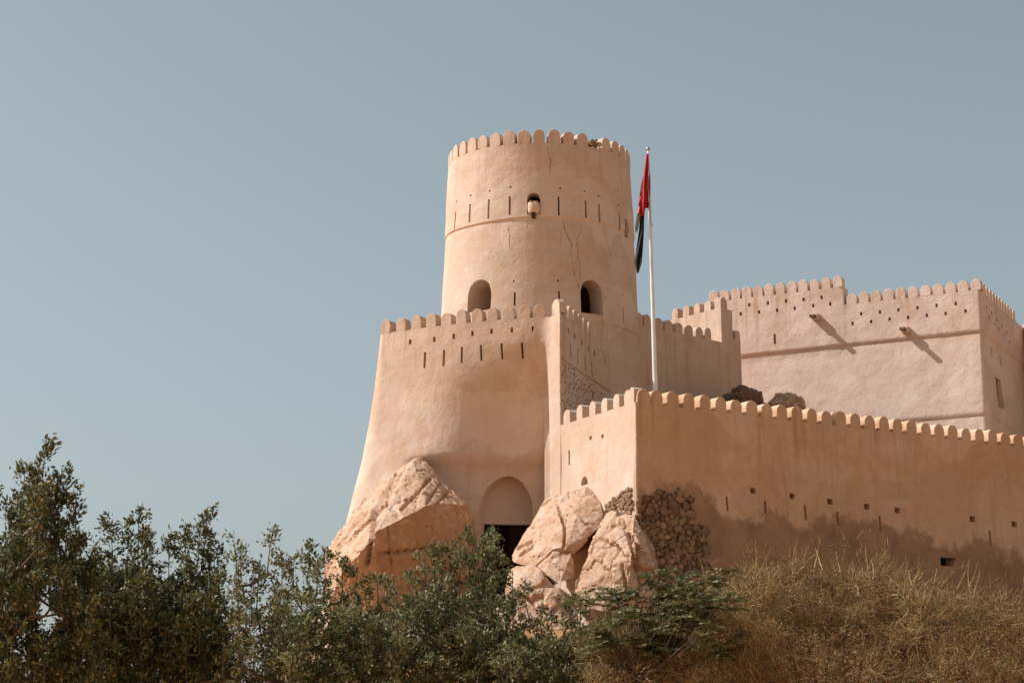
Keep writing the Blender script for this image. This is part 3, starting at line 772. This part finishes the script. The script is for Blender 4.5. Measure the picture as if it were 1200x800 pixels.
uw = (wnd['u0'] + wnd['u1']) / 2; ax, inn = KS.frame(uw); zc = (wnd['v0'] + wnd['v1']) / 2; p = KS(uw, zc); hh = (wnd['v1'] - wnd['v0']) / 2; ww = (wnd['u1'] - wnd['u0']) / 2
mb = MB(); mb.box(p + inn * .3, ax, inn, Vector((0, 0, 1)), ww, .03, hh); sh = mb.build('shutter', M['wood'], kp)
crack(kp, KS, vrk, [(980, 431), (1030, 424), (1080, 421), (1130, 418)], .03, 31)

# far round tower at the right edge
ft = empty('far_tower', (35, 126, 12), 'shaded round tower at the right edge beyond the square keep', 'tower')
F0 = at_y(1187.5, 385, 124.0); FC = Vector((F0.x + 4.5, 124.0, 0)); ZF = at_y(1200, 386, 121.0).z
class FPath(Path):
    def pos(s, u): a = -math.pi + u / 4.5; return Vector((FC.x + 4.5 * math.sin(a), FC.y - 4.5 * math.cos(a)))
    def nrm(s, u, e=0): a = -math.pi + u / 4.5; return Vector((math.sin(a), -math.cos(a))), Vector((math.cos(a), math.sin(a)))
fpath = FPath([(0, 0), (1, 0)]); fpath.L = 9 * math.pi; zfr = at_y(1196, 428, 121).z
FS = Surf(fpath, lambda u, v: .03 * (ZF - v) - .05 * sst(zfr + .02, zfr - .02, v), .03)
mb = MB(); face_panel(mb, FS, 0, fpath.L, 9, ZF, (), (), .35, .4); mb.face([mb.vert(FS(fpath.L * k / 40, ZF)) for k in range(40)]); mb.build('wall_face', M['plaster'], ft, True)
merlons(ft, FS, [fpath.L * k / 36 for k in range(36)], ZF, .6, .68, .5, M['plaster'], 120)

# courtyard floor behind the curtain wall
mb = MB(); cy = [Cc + Vector((.6, 1.0, 0)), K + Vector((.1, 1.4, 0)), Rfar + Vector((-.5, 1.0, 0)), Vector((50, 135, 0)), Vector((3, 125, 0))]
mb.face([mb.vert((q.x, q.y, Z0 - 1.3)) for q in cy]); tag(mb.build('courtyard', M['soil']), kind='structure')

# ------------------------------------------------------------------ flagpole and flag
FY = 97.0; pb = at_y(768, 458, FY); pt = at_y(759.4, 177, FY); zb = Z0 - 1.3
pbase = pb + (pb - pt) * ((pb.z - zb) / (pt.z - pb.z))
fp = empty('flagpole', (pbase.x, pbase.y, zb), 'tall tapered white flagpole rising behind the curtain wall', 'flagpole')
mb = MB(); N = 12; pts = [pbase.lerp(pt, k / N) for k in range(N + 1)]
mb.tube(pts, [.135 - .085 * (k / N) for k in range(N + 1)], 14); pole = mb.build('pole', M['white_paint'], fp)
mb = MB(); rr = [.03, .075, .1, .075, .02]; mb.tube([pt + Vector((0, 0, z)) for z in (-.02, .03, .1, .17, .2)], rr, 12); mb.build('finial', M['metal'], fp)
mb = MB(); c0 = at_y(757.4, 255, FY - .12)
mb.tube([at_y(760.5, 190, FY - .08), at_y(761.5, 230, FY - .12), at_y(761.8, 250, FY - .13), at_y(763.0, 262, FY - .16), at_y(765.2, 266, FY - .13)], [.012] * 5, 6); mb.build('rope', M['wood'], fp)
fg = empty('flag', tuple(at_y(757, 190, FY)), 'limp hanging flag with red upper part and long black tail', 'flag')
def zf(pts): return [(710 + x / 4.444, 160 + y / 4.444) for x, y in pts]
def strip(name, L, Rr, mat, dy, folds, amp, seed):
    rs = random.Random(seed); mb = MB(); NT_, NS = 40, 18
    L, Rr = zf(L), zf(Rr)
    def along(P, t):
        ys = [p[1] for p in P]; y = ys[0] + (ys[-1] - ys[0]) * t
        return float(np.interp(y, ys, [p[0] for p in P])), y
    g = {}
    for side in (0, 1):
        for i in range(NT_ + 1):
            t = i / NT_; (xl, yl), (xr, yr) = along(L, t), along(Rr, t)
            for j in range(NS + 1):
                s = j / NS; y = yl + (yr - yl) * s
                dep = amp * math.sin(2 * math.pi * (folds * s + .35 * math.sin(3 * t + seed))) * (.35 + .65 * t) + .03 * math.sin(9 * t + 5 * s + seed)
                wob = .55 * math.sin(7 * t + seed * 2) * (s - .5)
                p = at_y(xl + (xr - xl) * s + wob, y, FY + dy + dep + side * .012); g[side, i, j] = mb.vert(p)
    for i in range(NT_):
        for j in range(NS):
            mb.face((g[0, i, j], g[0, i + 1, j], g[0, i + 1, j + 1], g[0, i, j + 1]), True)
            mb.face((g[1, i, j], g[1, i, j + 1], g[1, i + 1, j + 1], g[1, i + 1, j]), True)
    for i in range(NT_):
        for j in (0, NS): mb.face((g[0, i, j], g[0, i + 1, j], g[1, i + 1, j], g[1, i, j]))
    for j in range(NS):
        for i in (0, NT_): mb.face((g[0, i, j], g[0, i, j + 1], g[1, i, j + 1], g[1, i, j]))
    return mb.build(name, mat, fg)
strip('red_fold', [(212, 88), (198, 180), (186, 280), (180, 350), (177, 424)], [(222, 88), (222, 200), (214, 300), (206, 360), (201, 408)], M['red_cloth'], -.16, 1.5, .10, 1)
strip('red_fold', [(219, 96), (214, 200), (208, 300), (203, 376)], [(224, 96), (231, 200), (232, 300), (224, 371)], M['red_cloth'], -.02, 1.2, .08, 2)
strip('white_edge', [(200, 190), (182, 260), (172, 340), (160, 440), (157, 480)], [(204, 190), (190, 270), (184, 350), (178, 430), (170, 480)], M['white_cloth'], -.04, 1.0, .06, 3)
strip('red_fold', [(182, 290), (168, 360), (162, 400)], [(190, 290), (184, 360), (178, 396)], M['red_cloth'], -.08, .8, .04, 6)
strip('green_band', [(166, 400), (155, 440), (152, 470), (156, 505)], [(178, 396), (174, 440), (168, 475), (161, 507)], M['green_cloth'], -.1, 1.0, .05, 4)
strip('black_tail', [(177, 422), (168, 520), (158, 600), (148, 652), (160, 714)], [(202, 400), (200, 480), (192, 580), (187, 660), (172, 710)], M['black_cloth'], -.14, 1.6, .10, 5)

# ------------------------------------------------------------------ rocks
def rock(name, pts, label, group, mat, L=.16, amp=.2, seed=0, cuts=(), cat='boulder', crack_amp=.12, fine=.03, sc=.55):
    P = [at_y(*p) for p in pts]; c = sum(P, Vector()) / len(P)
    bm = bmesh.new()
    for p in P: bm.verts.new(p - c)
    r = bmesh.ops.convex_hull(bm, input=bm.verts); bmesh.ops.delete(bm, geom=[v for v in bm.verts if not v.link_faces], context='VERTS')
    bmesh.ops.triangulate(bm, faces=bm.faces)
    for _ in range(9):
        long = [e for e in bm.edges if e.calc_length() > L * 1.35]
        if not long: break
        bmesh.ops.subdivide_edges(bm, edges=long, cuts=1); bmesh.ops.triangulate(bm, faces=[f for f in bm.faces if len(f.verts) > 3])
    bm.normal_update(); so = Vector((seed * 13.1, seed * 3.7, seed * 5.3)); new = []
    # soften hull normals once so that edges wear round
    for v in bm.verts:
        q = v.co + c; w = q * sc + so
        n = v.normal
        wv = q + Vector((mnoise.noise(q * 1.7 + so), mnoise.noise(q * 1.7 + so + Vector((5, 0, 0))), mnoise.noise(q * 1.7 + so + Vector((0, 5, 0))))) * .25
        d = amp * .5 * mnoise.fractal(w, 1.0, 2.0, 3, noise_basis='PERLIN_ORIGINAL')
        for fs, fa in ((.33, amp * 1.3), (.9, amp * .7), (2.6, amp * .16)):      # broken blocks: each cell its own height and tilt
            g = Vector((wv.x * fs + wv.z * fs * .35, wv.y * fs, wv.z * fs * .7)) + so
            ds, ps = mnoise.voronoi(g); rv = mnoise.cell_vector(ps[0] * 7.3) - Vector((.5, .5, .5))
            d += fa * (rv.x * 1.1 + (g - ps[0]).dot(rv) * 1.6) - (crack_amp * .5 * max(0, 1 - (ds[1] - ds[0]) / .07) if fs < .95 else 0)
        d += fine * mnoise.fractal(w * 7, .7, 2.0, 4, noise_basis='PERLIN_ORIGINAL')
        for (x0, y0), (x1, y1), wd, dp in cuts:                          # joints measured on the rock
            px, py = proj(q); dx, dy = x1 - x0, y1 - y0; tt = max(0, min(1, ((px - x0) * dx + (py - y0) * dy) / (dx * dx + dy * dy)))
            e = math.hypot(px - x0 - dx * tt, py - y0 - dy * tt); d -= dp * max(0, 1 - e / wd)
        new.append(v.co + n * d)
    for v, p in zip(bm.verts, new): v.co = p
    bm.normal_update()
    for f in bm.faces: f.smooth = True
    for e in bm.edges: e.smooth = e.calc_face_angle(0) < .42
    me = bpy.data.meshes.new(name); bm.to_mesh(me); bm.free()
    o = link(name, me, None, mat); o.location = c; tag(o, label, cat, group); return o
YB = 97.6
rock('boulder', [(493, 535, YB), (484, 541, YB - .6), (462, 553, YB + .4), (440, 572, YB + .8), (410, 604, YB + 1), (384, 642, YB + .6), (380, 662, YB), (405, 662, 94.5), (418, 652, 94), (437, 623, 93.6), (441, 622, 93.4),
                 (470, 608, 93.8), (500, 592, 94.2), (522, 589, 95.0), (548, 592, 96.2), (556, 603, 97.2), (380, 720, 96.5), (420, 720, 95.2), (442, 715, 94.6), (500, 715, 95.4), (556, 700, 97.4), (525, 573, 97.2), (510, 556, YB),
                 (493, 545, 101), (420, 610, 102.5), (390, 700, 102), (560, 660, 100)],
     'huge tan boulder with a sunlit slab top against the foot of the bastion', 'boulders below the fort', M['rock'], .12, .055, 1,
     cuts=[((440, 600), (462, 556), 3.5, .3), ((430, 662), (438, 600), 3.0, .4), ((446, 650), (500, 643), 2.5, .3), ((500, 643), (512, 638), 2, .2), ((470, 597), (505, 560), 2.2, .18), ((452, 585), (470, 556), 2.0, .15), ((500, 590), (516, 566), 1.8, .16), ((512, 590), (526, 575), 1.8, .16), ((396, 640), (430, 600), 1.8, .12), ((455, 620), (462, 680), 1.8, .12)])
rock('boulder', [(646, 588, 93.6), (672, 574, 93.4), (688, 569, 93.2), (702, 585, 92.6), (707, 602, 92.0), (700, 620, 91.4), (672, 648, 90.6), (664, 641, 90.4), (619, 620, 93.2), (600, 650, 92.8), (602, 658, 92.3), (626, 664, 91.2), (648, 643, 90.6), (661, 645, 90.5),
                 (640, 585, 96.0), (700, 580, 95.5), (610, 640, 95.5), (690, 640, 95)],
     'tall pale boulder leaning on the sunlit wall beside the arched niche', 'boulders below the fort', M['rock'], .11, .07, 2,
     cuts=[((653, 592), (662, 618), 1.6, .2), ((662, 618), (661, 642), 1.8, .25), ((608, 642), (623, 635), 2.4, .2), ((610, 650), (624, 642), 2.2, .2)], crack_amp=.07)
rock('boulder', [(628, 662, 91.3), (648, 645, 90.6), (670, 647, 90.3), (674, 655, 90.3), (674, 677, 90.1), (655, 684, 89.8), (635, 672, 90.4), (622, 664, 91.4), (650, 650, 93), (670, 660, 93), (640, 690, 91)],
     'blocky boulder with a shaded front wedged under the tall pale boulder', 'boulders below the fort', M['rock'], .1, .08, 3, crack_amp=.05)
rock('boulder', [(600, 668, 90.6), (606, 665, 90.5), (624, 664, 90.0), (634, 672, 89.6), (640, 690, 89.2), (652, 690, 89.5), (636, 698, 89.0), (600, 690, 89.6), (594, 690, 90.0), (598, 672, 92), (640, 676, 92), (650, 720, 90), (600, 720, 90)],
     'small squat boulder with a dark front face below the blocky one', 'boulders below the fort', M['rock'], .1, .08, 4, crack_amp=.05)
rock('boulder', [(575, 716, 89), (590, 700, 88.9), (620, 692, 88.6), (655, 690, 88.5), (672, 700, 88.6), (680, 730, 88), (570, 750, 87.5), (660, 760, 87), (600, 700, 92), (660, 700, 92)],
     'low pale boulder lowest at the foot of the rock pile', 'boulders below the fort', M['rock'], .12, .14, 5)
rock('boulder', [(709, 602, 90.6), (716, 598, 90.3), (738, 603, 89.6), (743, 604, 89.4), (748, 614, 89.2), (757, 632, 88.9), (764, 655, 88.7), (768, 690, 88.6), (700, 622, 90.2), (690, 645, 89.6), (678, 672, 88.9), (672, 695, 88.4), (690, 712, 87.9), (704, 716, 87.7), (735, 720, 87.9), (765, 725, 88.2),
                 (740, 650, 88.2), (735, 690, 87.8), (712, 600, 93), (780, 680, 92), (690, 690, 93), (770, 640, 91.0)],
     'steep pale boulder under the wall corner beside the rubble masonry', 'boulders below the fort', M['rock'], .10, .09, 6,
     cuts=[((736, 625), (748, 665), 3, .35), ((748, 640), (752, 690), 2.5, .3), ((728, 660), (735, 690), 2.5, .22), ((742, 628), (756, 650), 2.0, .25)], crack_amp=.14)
rock('boulder', [(849, 474, 110), (852, 462, 110), (861, 457, 110), (876, 462, 109), (888, 468, 109), (897, 475, 109), (900, 484, 109), (848, 486, 110), (870, 484, 107.5), (870, 459, 112), (895, 475, 112), (846, 500, 111), (900, 500, 109)],
     'dark brown rock behind the battlements at the end of the rear wall', 'rocks behind the curtain wall', M['rock_dark'], .08, .5, 7, crack_amp=.4, fine=.08, sc=.8)
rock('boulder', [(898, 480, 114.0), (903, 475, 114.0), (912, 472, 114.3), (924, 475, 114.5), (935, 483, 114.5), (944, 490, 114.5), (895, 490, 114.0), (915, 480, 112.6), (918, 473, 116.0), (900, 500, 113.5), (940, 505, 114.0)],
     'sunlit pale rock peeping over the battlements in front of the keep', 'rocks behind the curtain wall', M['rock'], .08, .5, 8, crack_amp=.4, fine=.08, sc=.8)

# ------------------------------------------------------------------ vegetation
def np_mesh(name, verts, nper, faces_local, mat):
    """many equal little pieces as one mesh; verts (N, nper, 3)"""
    N = verts.shape[0]; me = bpy.data.meshes.new(name); fl = np.array(faces_local); k = fl.shape[1]
    me.vertices.add(N * nper); me.vertices.foreach_set('co', verts.reshape(-1).astype(np.float32))
    idx = (fl[None] + (np.arange(N) * nper)[:, None, None]).reshape(-1)
    nf = N * fl.shape[0]; me.loops.add(nf * k); me.loops.foreach_set('vertex_index', idx.astype(np.int32))
    me.polygons.add(nf); me.polygons.foreach_set('loop_start', (np.arange(nf) * k).astype(np.int32)); me.polygons.foreach_set('loop_total', np.full(nf, k, np.int32))
    me.update(calc_edges=True); me.validate(); me.materials.append(mat); return me
def nrmz(a): return a / np.maximum(np.linalg.norm(a, axis=-1, keepdims=True), 1e-9)
def leaves(pos, dirs, ln, wd, fold=.25):
    n = len(pos); up = nrmz(rng.normal(size=(n, 3))); side = nrmz(np.cross(dirs, up)); nn = np.cross(side, dirs)
    ln = ln[:, None]; wd = wd[:, None]
    b = pos; tip = pos + dirs * ln - nn * ln * .12; m = pos + dirs * ln * .48
    return np.stack([b, m + side * wd + nn * wd * fold, tip, m - side * wd + nn * wd * fold], 1)
LF = [(0, 1, 2), (0, 2, 3)]
def limb(mb, a, b, r0, r1, bend, n=6):
    a, b = Vector(a), Vector(b); off = Vector((random.uniform(-1, 1), random.uniform(-1, 1), 0)) * bend; pts = []
    for k in range(n + 1):
        q = k / n; pts.append(a.lerp(b, q) + off * math.sin(math.pi * q) + Vector((0, 0, -bend * .4 * math.sin(math.pi * q))))
    mb.tube(pts, [r0 + (r1 - r0) * k / n for k in range(n + 1)], 6); return pts
def tree(name, label, group, cx, Y, tips, fill, skyl, rngpx, mat, leaf=(.108, .025), dens=230, rad=.2, slen=1.5, depth=1.6, bottom=815):
    """upright leafy tree: trunk, limbs, and leafy shoots; tips = shoot ends seen on the skyline, fill = count of shoots below them"""
    base = at_y(cx, 800, Y); base.z = ground_h(base.x, base.y) - .05
    root = empty(name, tuple(base), label, 'tree', group)
    sh = []
    for x, y in tips: sh.append((at_y(x, y, Y + random.uniform(-.4, .4)), slen * random.uniform(.85, 1.2), 1.0))
    xs = [p[0] for p in skyl]; ys = [p[1] for p in skyl]
    for k in range(fill):
        x = random.uniform(*rngpx); top = float(np.interp(x, xs, ys)); y = top + 38 + (bottom - top - 38) * random.random() ** .85
        sh.append((at_y(x, y, Y + random.uniform(-depth, depth)), slen * random.uniform(.5, .9), random.uniform(.8, 1.3)))
    tmb = MB(); fork = base.lerp(at_y(cx, 800, Y), .55); fork.z = base.z + (at_y(cx, 800, Y).z - base.z) * .5 + .4
    limb(tmb, base, fork, .16, .12, .12); tr = tmb.build('trunk', M['bark'], root)
    bmb = MB(); nodes = [fork]
    order = sorted(range(len(sh)), key=lambda i: sh[i][0].z)
    V = []
    for i in order:
        tip, L, k = sh[i]
        near = min(nodes, key=lambda q: (q - tip).length + 1.2 * max(0, q.z - tip.z + L * .7) * 2)
        lean = (tip - fork); lean.z = 0; lean *= .06
        st = tip - Vector((lean.x + random.uniform(-.1, .1), lean.y + random.uniform(-.1, .1), L))
        pts = limb(bmb, near, st, .03, .018, .15, 4) if (near - st).length > .15 else [near, st]
        pts2 = limb(bmb, st, tip, .016, .005, .05, 5); nodes.append(st)
        # leaf sprays along the shoot
        n = int(dens * L * k); t_ = rng.random(n) ** .8
        sp_ = np.array([tuple(p) for p in pts2]); ii = t_ * (len(sp_) - 1); i0 = np.minimum(ii.astype(int), len(sp_) - 2); fr = (ii - i0)[:, None]
        c = sp_[i0] * (1 - fr) + sp_[i0 + 1] * fr
        prof = (.35 + .65 * np.sin(np.pi * np.clip(t_ * .92 + .08, 0, 1)) ** .7) * rad * k
        # little side twigs: leaves gather in tufts
        nt = max(5, int(L * 9)); tid = rng.integers(0, nt, n); tt = np.linspace(.02, 1, nt)
        ang = rng.random(nt) * 6.283; tufto = np.stack([np.cos(ang), np.sin(ang), np.full(nt, .45)], 1)
        tc = sp_[np.minimum((tt * (len(sp_) - 1)).astype(int), len(sp_) - 2)]; tf = (tt * (len(sp_) - 1) % 1)[:, None]; tc = tc * (1 - tf) + sp_[np.minimum((tt * (len(sp_) - 1)).astype(int) + 1, len(sp_) - 1)] * tf
        trd = ((.3 + .7 * np.sin(np.pi * np.clip(tt * .85 + .12, 0, 1))) * rad * k * rng.uniform(.5, 1.25, nt))[:, None]
        tc = tc + tufto * trd
        c = tc[tid] + rng.normal(size=(n, 3)) * .05 * (.8 + .4 * k)
        out = nrmz(tufto[tid] * .8 + rng.normal(size=(n, 3)) * .6 + np.array([0, 0, .5]))
        V.append(leaves(c, out, rng.uniform(.6, 1.25, n) * leaf[0], rng.uniform(.7, 1.2, n) * leaf[1]))
    bmb.build('branches', M['bark'], root)
    me = np_mesh('crown', np.concatenate(V), 4, LF, mat); tag(link('crown', me, root), kind='stuff')
    return root
skyA = [(-60, 600), (4, 590), (28, 540), (55, 512), (75, 548), (100, 600), (125, 640), (140, 700)]
tree('tree', 'tallest dark olive tree at the far left with a pointed top', 'trees in front of the fort', 40, 40,
     [(55, 512), (30, 540), (73, 546), (87, 568), (6, 588), (-12, 575), (45, 552), (62, 560), (20, 575), (98, 622), (80, 598)], 150, skyA, (-40, 118), M['leaf_dark'], dens=250, rad=.17)
skyB = [(95, 660), (110, 630), (127, 606), (145, 622), (162, 596), (180, 640), (197, 628), (216, 616), (232, 622), (245, 596), (258, 640), (272, 680)]
tree('tree', 'dark olive tree with five upright leafy plumes beside the tallest tree', 'trees in front of the fort', 190, 42,
     [(127, 602), (162, 592), (152, 612), (197, 623), (216, 613), (244, 592), (236, 612), (172, 620), (112, 636), (252, 632)], 155, skyB, (105, 268), M['leaf_dark'], dens=250, rad=.17)
skyC = [(262, 690), (275, 640), (300, 660), (320, 625), (345, 668), (360, 720)]
tree('tree', 'thin open sapling with bare forked twigs left of the big boulder', 'trees in front of the fort', 305, 41,
     [(272, 625), (320, 617), (283, 640), (305, 655), (330, 650), (295, 672)], 60, skyC, (262, 350), M['leaf_green'], dens=150, rad=.17, slen=1.0)
skyD = [(335, 690), (362, 640), (400, 652), (430, 662), (452, 672), (470, 690)]
tree('tree', 'bushy olive green tree hiding the lower left of the big boulder', 'trees in front of the fort', 390, 44,
     [(362, 634), (345, 652), (380, 642), (400, 654), (420, 662), (372, 650), (440, 672)], 150, skyD, (330, 465), M['leaf_green'], dens=240, rad=.24, slen=.9)
skyE = [(440, 690), (465, 668), (500, 640), (520, 640), (540, 640), (555, 622), (575, 628), (590, 640), (600, 680), (630, 700)]
tree('tree', 'grey green bushy tree in front of the arched niche', 'trees in front of the fort', 525, 46,
     [(508, 634), (498, 644), (520, 638), (556, 617), (548, 625), (584, 618), (570, 630), (540, 640), (478, 668), (600, 668), (460, 676), (530, 650), (575, 645)], 175, skyE, (440, 612), M['leaf_green'], dens=240, rad=.26, slen=.85)
skyF = [(580, 715), (610, 686), (625, 702), (650, 706), (680, 696), (705, 684), (730, 690), (760, 690)]
tree('tree', 'low leafy green tree in front of the small boulders', 'trees in front of the fort', 660, 45,
     [(615, 683), (600, 702), (648, 715), (668, 700), (680, 694), (630, 720)], 165, skyF, (585, 740), M['leaf_green'], dens=240, rad=.25, slen=.8)
# leafy shrub with feathery leaves at the foot of the rubble masonry
def frond_shrub(label, cx, Y, tips, fill, rngpx, skyl, bottom):
    base = at_y(cx, 800, Y); base.z = ground_h(base.x, base.y) - .05; root = empty('shrub', tuple(base), label, 'shrub', 'shrubs in front of the fort')
    xs = [p[0] for p in skyl]; ys = [p[1] for p in skyl]; T = [at_y(x, y, Y + random.uniform(-.4, .4)) for x, y in tips]
    for k in range(fill):
        x = random.uniform(*rngpx); top = float(np.interp(x, xs, ys)); T.append(at_y(x, random.uniform(top + 6, bottom), Y + random.uniform(-1, 1)))
    bmb = MB(); V = []; b0 = Vector((base.x, base.y, at_y(cx, 800, Y).z)); limb(bmb, base, b0, .1, .07, .1)
    for tip in T:
        p = limb(bmb, b0 + Vector((random.uniform(-.3, .3), random.uniform(-.3, .3), 0)), tip, .02, .006, .2, 6)
        for f in range(9):                                   # one frond: a drooping rib with paired leaflets
            a = random.uniform(0, 6.28); d = Vector((math.cos(a), math.sin(a), random.uniform(.3, .9))).normalized(); st = tip - Vector((0, 0, random.uniform(0, .25))); n = 13
            for k in range(n):
                q = st + d * (.36 * k / n) - Vector((0, 0, .2 * (k / n) ** 2)); sd = Vector((-d.y, d.x, 0)).normalized()
                for s in (-1, 1): V.append((q, (sd * s + d * .45 + Vector((0, 0, random.uniform(-.35, .1)))).normalized()))
    bmb.build('stem', M['bark'], root); pos = np.array([tuple(v[0]) for v in V]); dr = np.array([tuple(v[1]) for v in V])
    me = np_mesh('foliage', leaves(pos, dr, rng.uniform(.07, .12, len(V)), rng.uniform(.014, .022, len(V)), .1), 4, LF, M['leaf_fresh']); tag(link('foliage', me, root), kind='stuff')
frond_shrub('fresh green feathery shrub at the foot of the rubble masonry', 745, 42.5,
            [(740, 686), (762, 672), (780, 668), (800, 674), (775, 682), (720, 690), (705, 690), (820, 672), (852, 668), (840, 674), (795, 690), (690, 702)], 62, (670, 865), [(670, 710), (705, 696), (770, 676), (852, 674), (870, 690)], 760)
# dry thorny bushes
def thorn_bush(label, cx, Y, rx, skyl, ntw, long, seed, leafn):
    r = np.random.default_rng(seed); base = at_y(cx, 800, Y); gz = ground_h(base.x, base.y); base.z = gz - .05
    root = empty('thorn_bush', tuple(base), label, 'bush', 'dry thorn bushes below the curtain wall')
    xs = [p[0] for p in skyl]; ys = [p[1] for p in skyl]
    nc = 230; h1 = (np.arange(nc) * .754878 + seed * .37) % 1; h2 = (np.arange(nc) * .569840 + seed * .61) % 1; cxs = rx[0] + (rx[1] - rx[0]) * h1; tops = np.interp(cxs, xs, ys) + 6 * np.sin(cxs * .13 + seed) - 6
    dyc = h2 ** .95; cys = tops + 14 + dyc * (850 - tops); cY = Y + r.uniform(-1, 1, nc) * (1.0 + 2.0 * dyc)
    Cn = np.array([tuple(at_y(a, b, c)) for a, b, c in zip(cxs, cys, cY)]); ci = r.integers(0, nc, ntw); crad = r.uniform(.5, 1.05, nc)[ci]
    P = Cn[ci] + r.normal(size=(ntw, 3)) * np.array([.2, .2, .14]) * crad[:, None]
    D = nrmz((P - Cn[ci]) * 2.2 + r.normal(size=(ntw, 3)) * .55 + np.array([0, 0, .22])); L = r.uniform(.12, .5, ntw) * crad; W = r.uniform(.003, .0085, ntw)
    # long whips above the outline
    long = list(long)
    for k in range(70):
        a = r.uniform(rx[0] + 10, rx[1] - 10); b = float(np.interp(a, xs, ys)) + r.uniform(-2, 60); an = r.normal(.25, .55); ln = r.uniform(18, 52); long.append((a, b, a + ln * math.sin(an), b - ln * math.cos(an)))
    nl = len(long); LP = np.array([tuple(at_y(a, b, Y + r.uniform(-.5, .5))) for a, b, c, d in long]); LE = np.array([tuple(at_y(c, d, Y + r.uniform(-.5, .5))) for a, b, c, d in long])
    segs = 3
    def twig(P, D, L, W, curl):
        n = len(P); a = nrmz(np.cross(D, r.normal(size=(n, 3)))); b = np.cross(D, a); cur = nrmz(r.normal(size=(n, 3))) * curl; rings = []
        for s in range(segs + 1):
            q = s / segs; c = P + D * (L * q)[:, None] + cur * (L * q * q)[:, None]; w = (W * (1 - .7 * q))[:, None]
            for k in range(3): rings.append(c + (a * math.cos(2.0944 * k) + b * math.sin(2.0944 * k)) * w)
        return np.stack(rings, 1)
    F = []
    for s in range(segs):
        for k in range(3):
            i, j = s * 3 + k, s * 3 + (k + 1) % 3; F += [(i, j, j + 3), (i, j + 3, i + 3)]
    V = [twig(P, D, L, W, .45)]
    q_ = r.random(ntw)[:, None]; V.append(twig(P + D * L[:, None] * (.3 + .6 * q_), nrmz(D + r.normal(size=(ntw, 3)) * .8), L * r.uniform(.25, .5, ntw), W * .6, .3))
    d = LE - LP; ll = np.linalg.norm(d, axis=1); V.append(twig(LP, nrmz(d), ll, r.uniform(.008, .014, nl), .22))
    # side thorns on the whips
    for q in (.25, .4, .55, .7, .85):
        V.append(twig(LP + d * q, nrmz(nrmz(d) + r.normal(size=(nl, 3)) * .7), r.uniform(.08, .25, nl), np.full(nl, .006), .2))
    me = np_mesh('twigs', np.concatenate(V), 3 * (segs + 1), F, M['twig']); tag(link('twigs', me, root), kind='stuff')
    mb = MB(); random.seed(seed)
    for k in range(14):
        a = random.uniform(rx[0], rx[1]); tp = float(np.interp(a, xs, ys)); limb(mb, base + Vector((random.uniform(-.3, .3), random.uniform(-.3, .3), 0)), at_y(a, random.uniform(tp + 25, 790), Y + random.uniform(-1, 1)), .05, .012, .35, 8)
    mb.build('stem', M['bark'], root)
    i = r.integers(0, ntw, leafn); c = P[i] + D[i] * (L[i] * r.random(leafn))[:, None] + r.normal(size=(leafn, 3)) * .02
    me = np_mesh('foliage', leaves(c, nrmz(r.normal(size=(leafn, 3)) + np.array([0, 0, .4])), r.uniform(.025, .06, leafn), r.uniform(.007, .014, leafn)), 4, LF, M['leaf_dry']); tag(link('foliage', me, root), kind='stuff')
sk = [(690, 742), (740, 724), (780, 708), (820, 694), (850, 682), (900, 668), (950, 660), (1000, 662), (1050, 672), (1075, 686), (1120, 694), (1150, 698), (1190, 705), (1260, 715)]
thorn_bush('dry tan thorn bush nearest the rubble masonry', 810, 44, (690, 905), sk, 19000, [(770, 720, 792, 640), (800, 700, 828, 668), (860, 690, 880, 640), (850, 690, 905, 632), (880, 690, 900, 648), (820, 700, 812, 676), (890, 680, 862, 652)], 1, 42000)
thorn_bush('dense dry tan thorn bush in the middle of the long wall', 960, 46, (860, 1075), sk, 19000, [(930, 680, 952, 650), (950, 680, 975, 632), (960, 680, 1012, 622), (1000, 690, 1030, 655), (1000, 700, 1060, 634), (1035, 690, 1045, 658), (985, 670, 980, 645), (905, 680, 915, 655)], 2, 42000)
thorn_bush('dry tan thorn bush with arching whips at the right edge', 1140, 45, (1040, 1265), sk, 19000, [(1065, 700, 1075, 670), (1085, 690, 1110, 665), (1095, 690, 1135, 655), (1100, 690, 1120, 668), (1130, 700, 1185, 690), (1160, 740, 1200, 710), (1170, 745, 1175, 705), (1175, 740, 1150, 715), (1140, 700, 1152, 690)], 3, 42000)
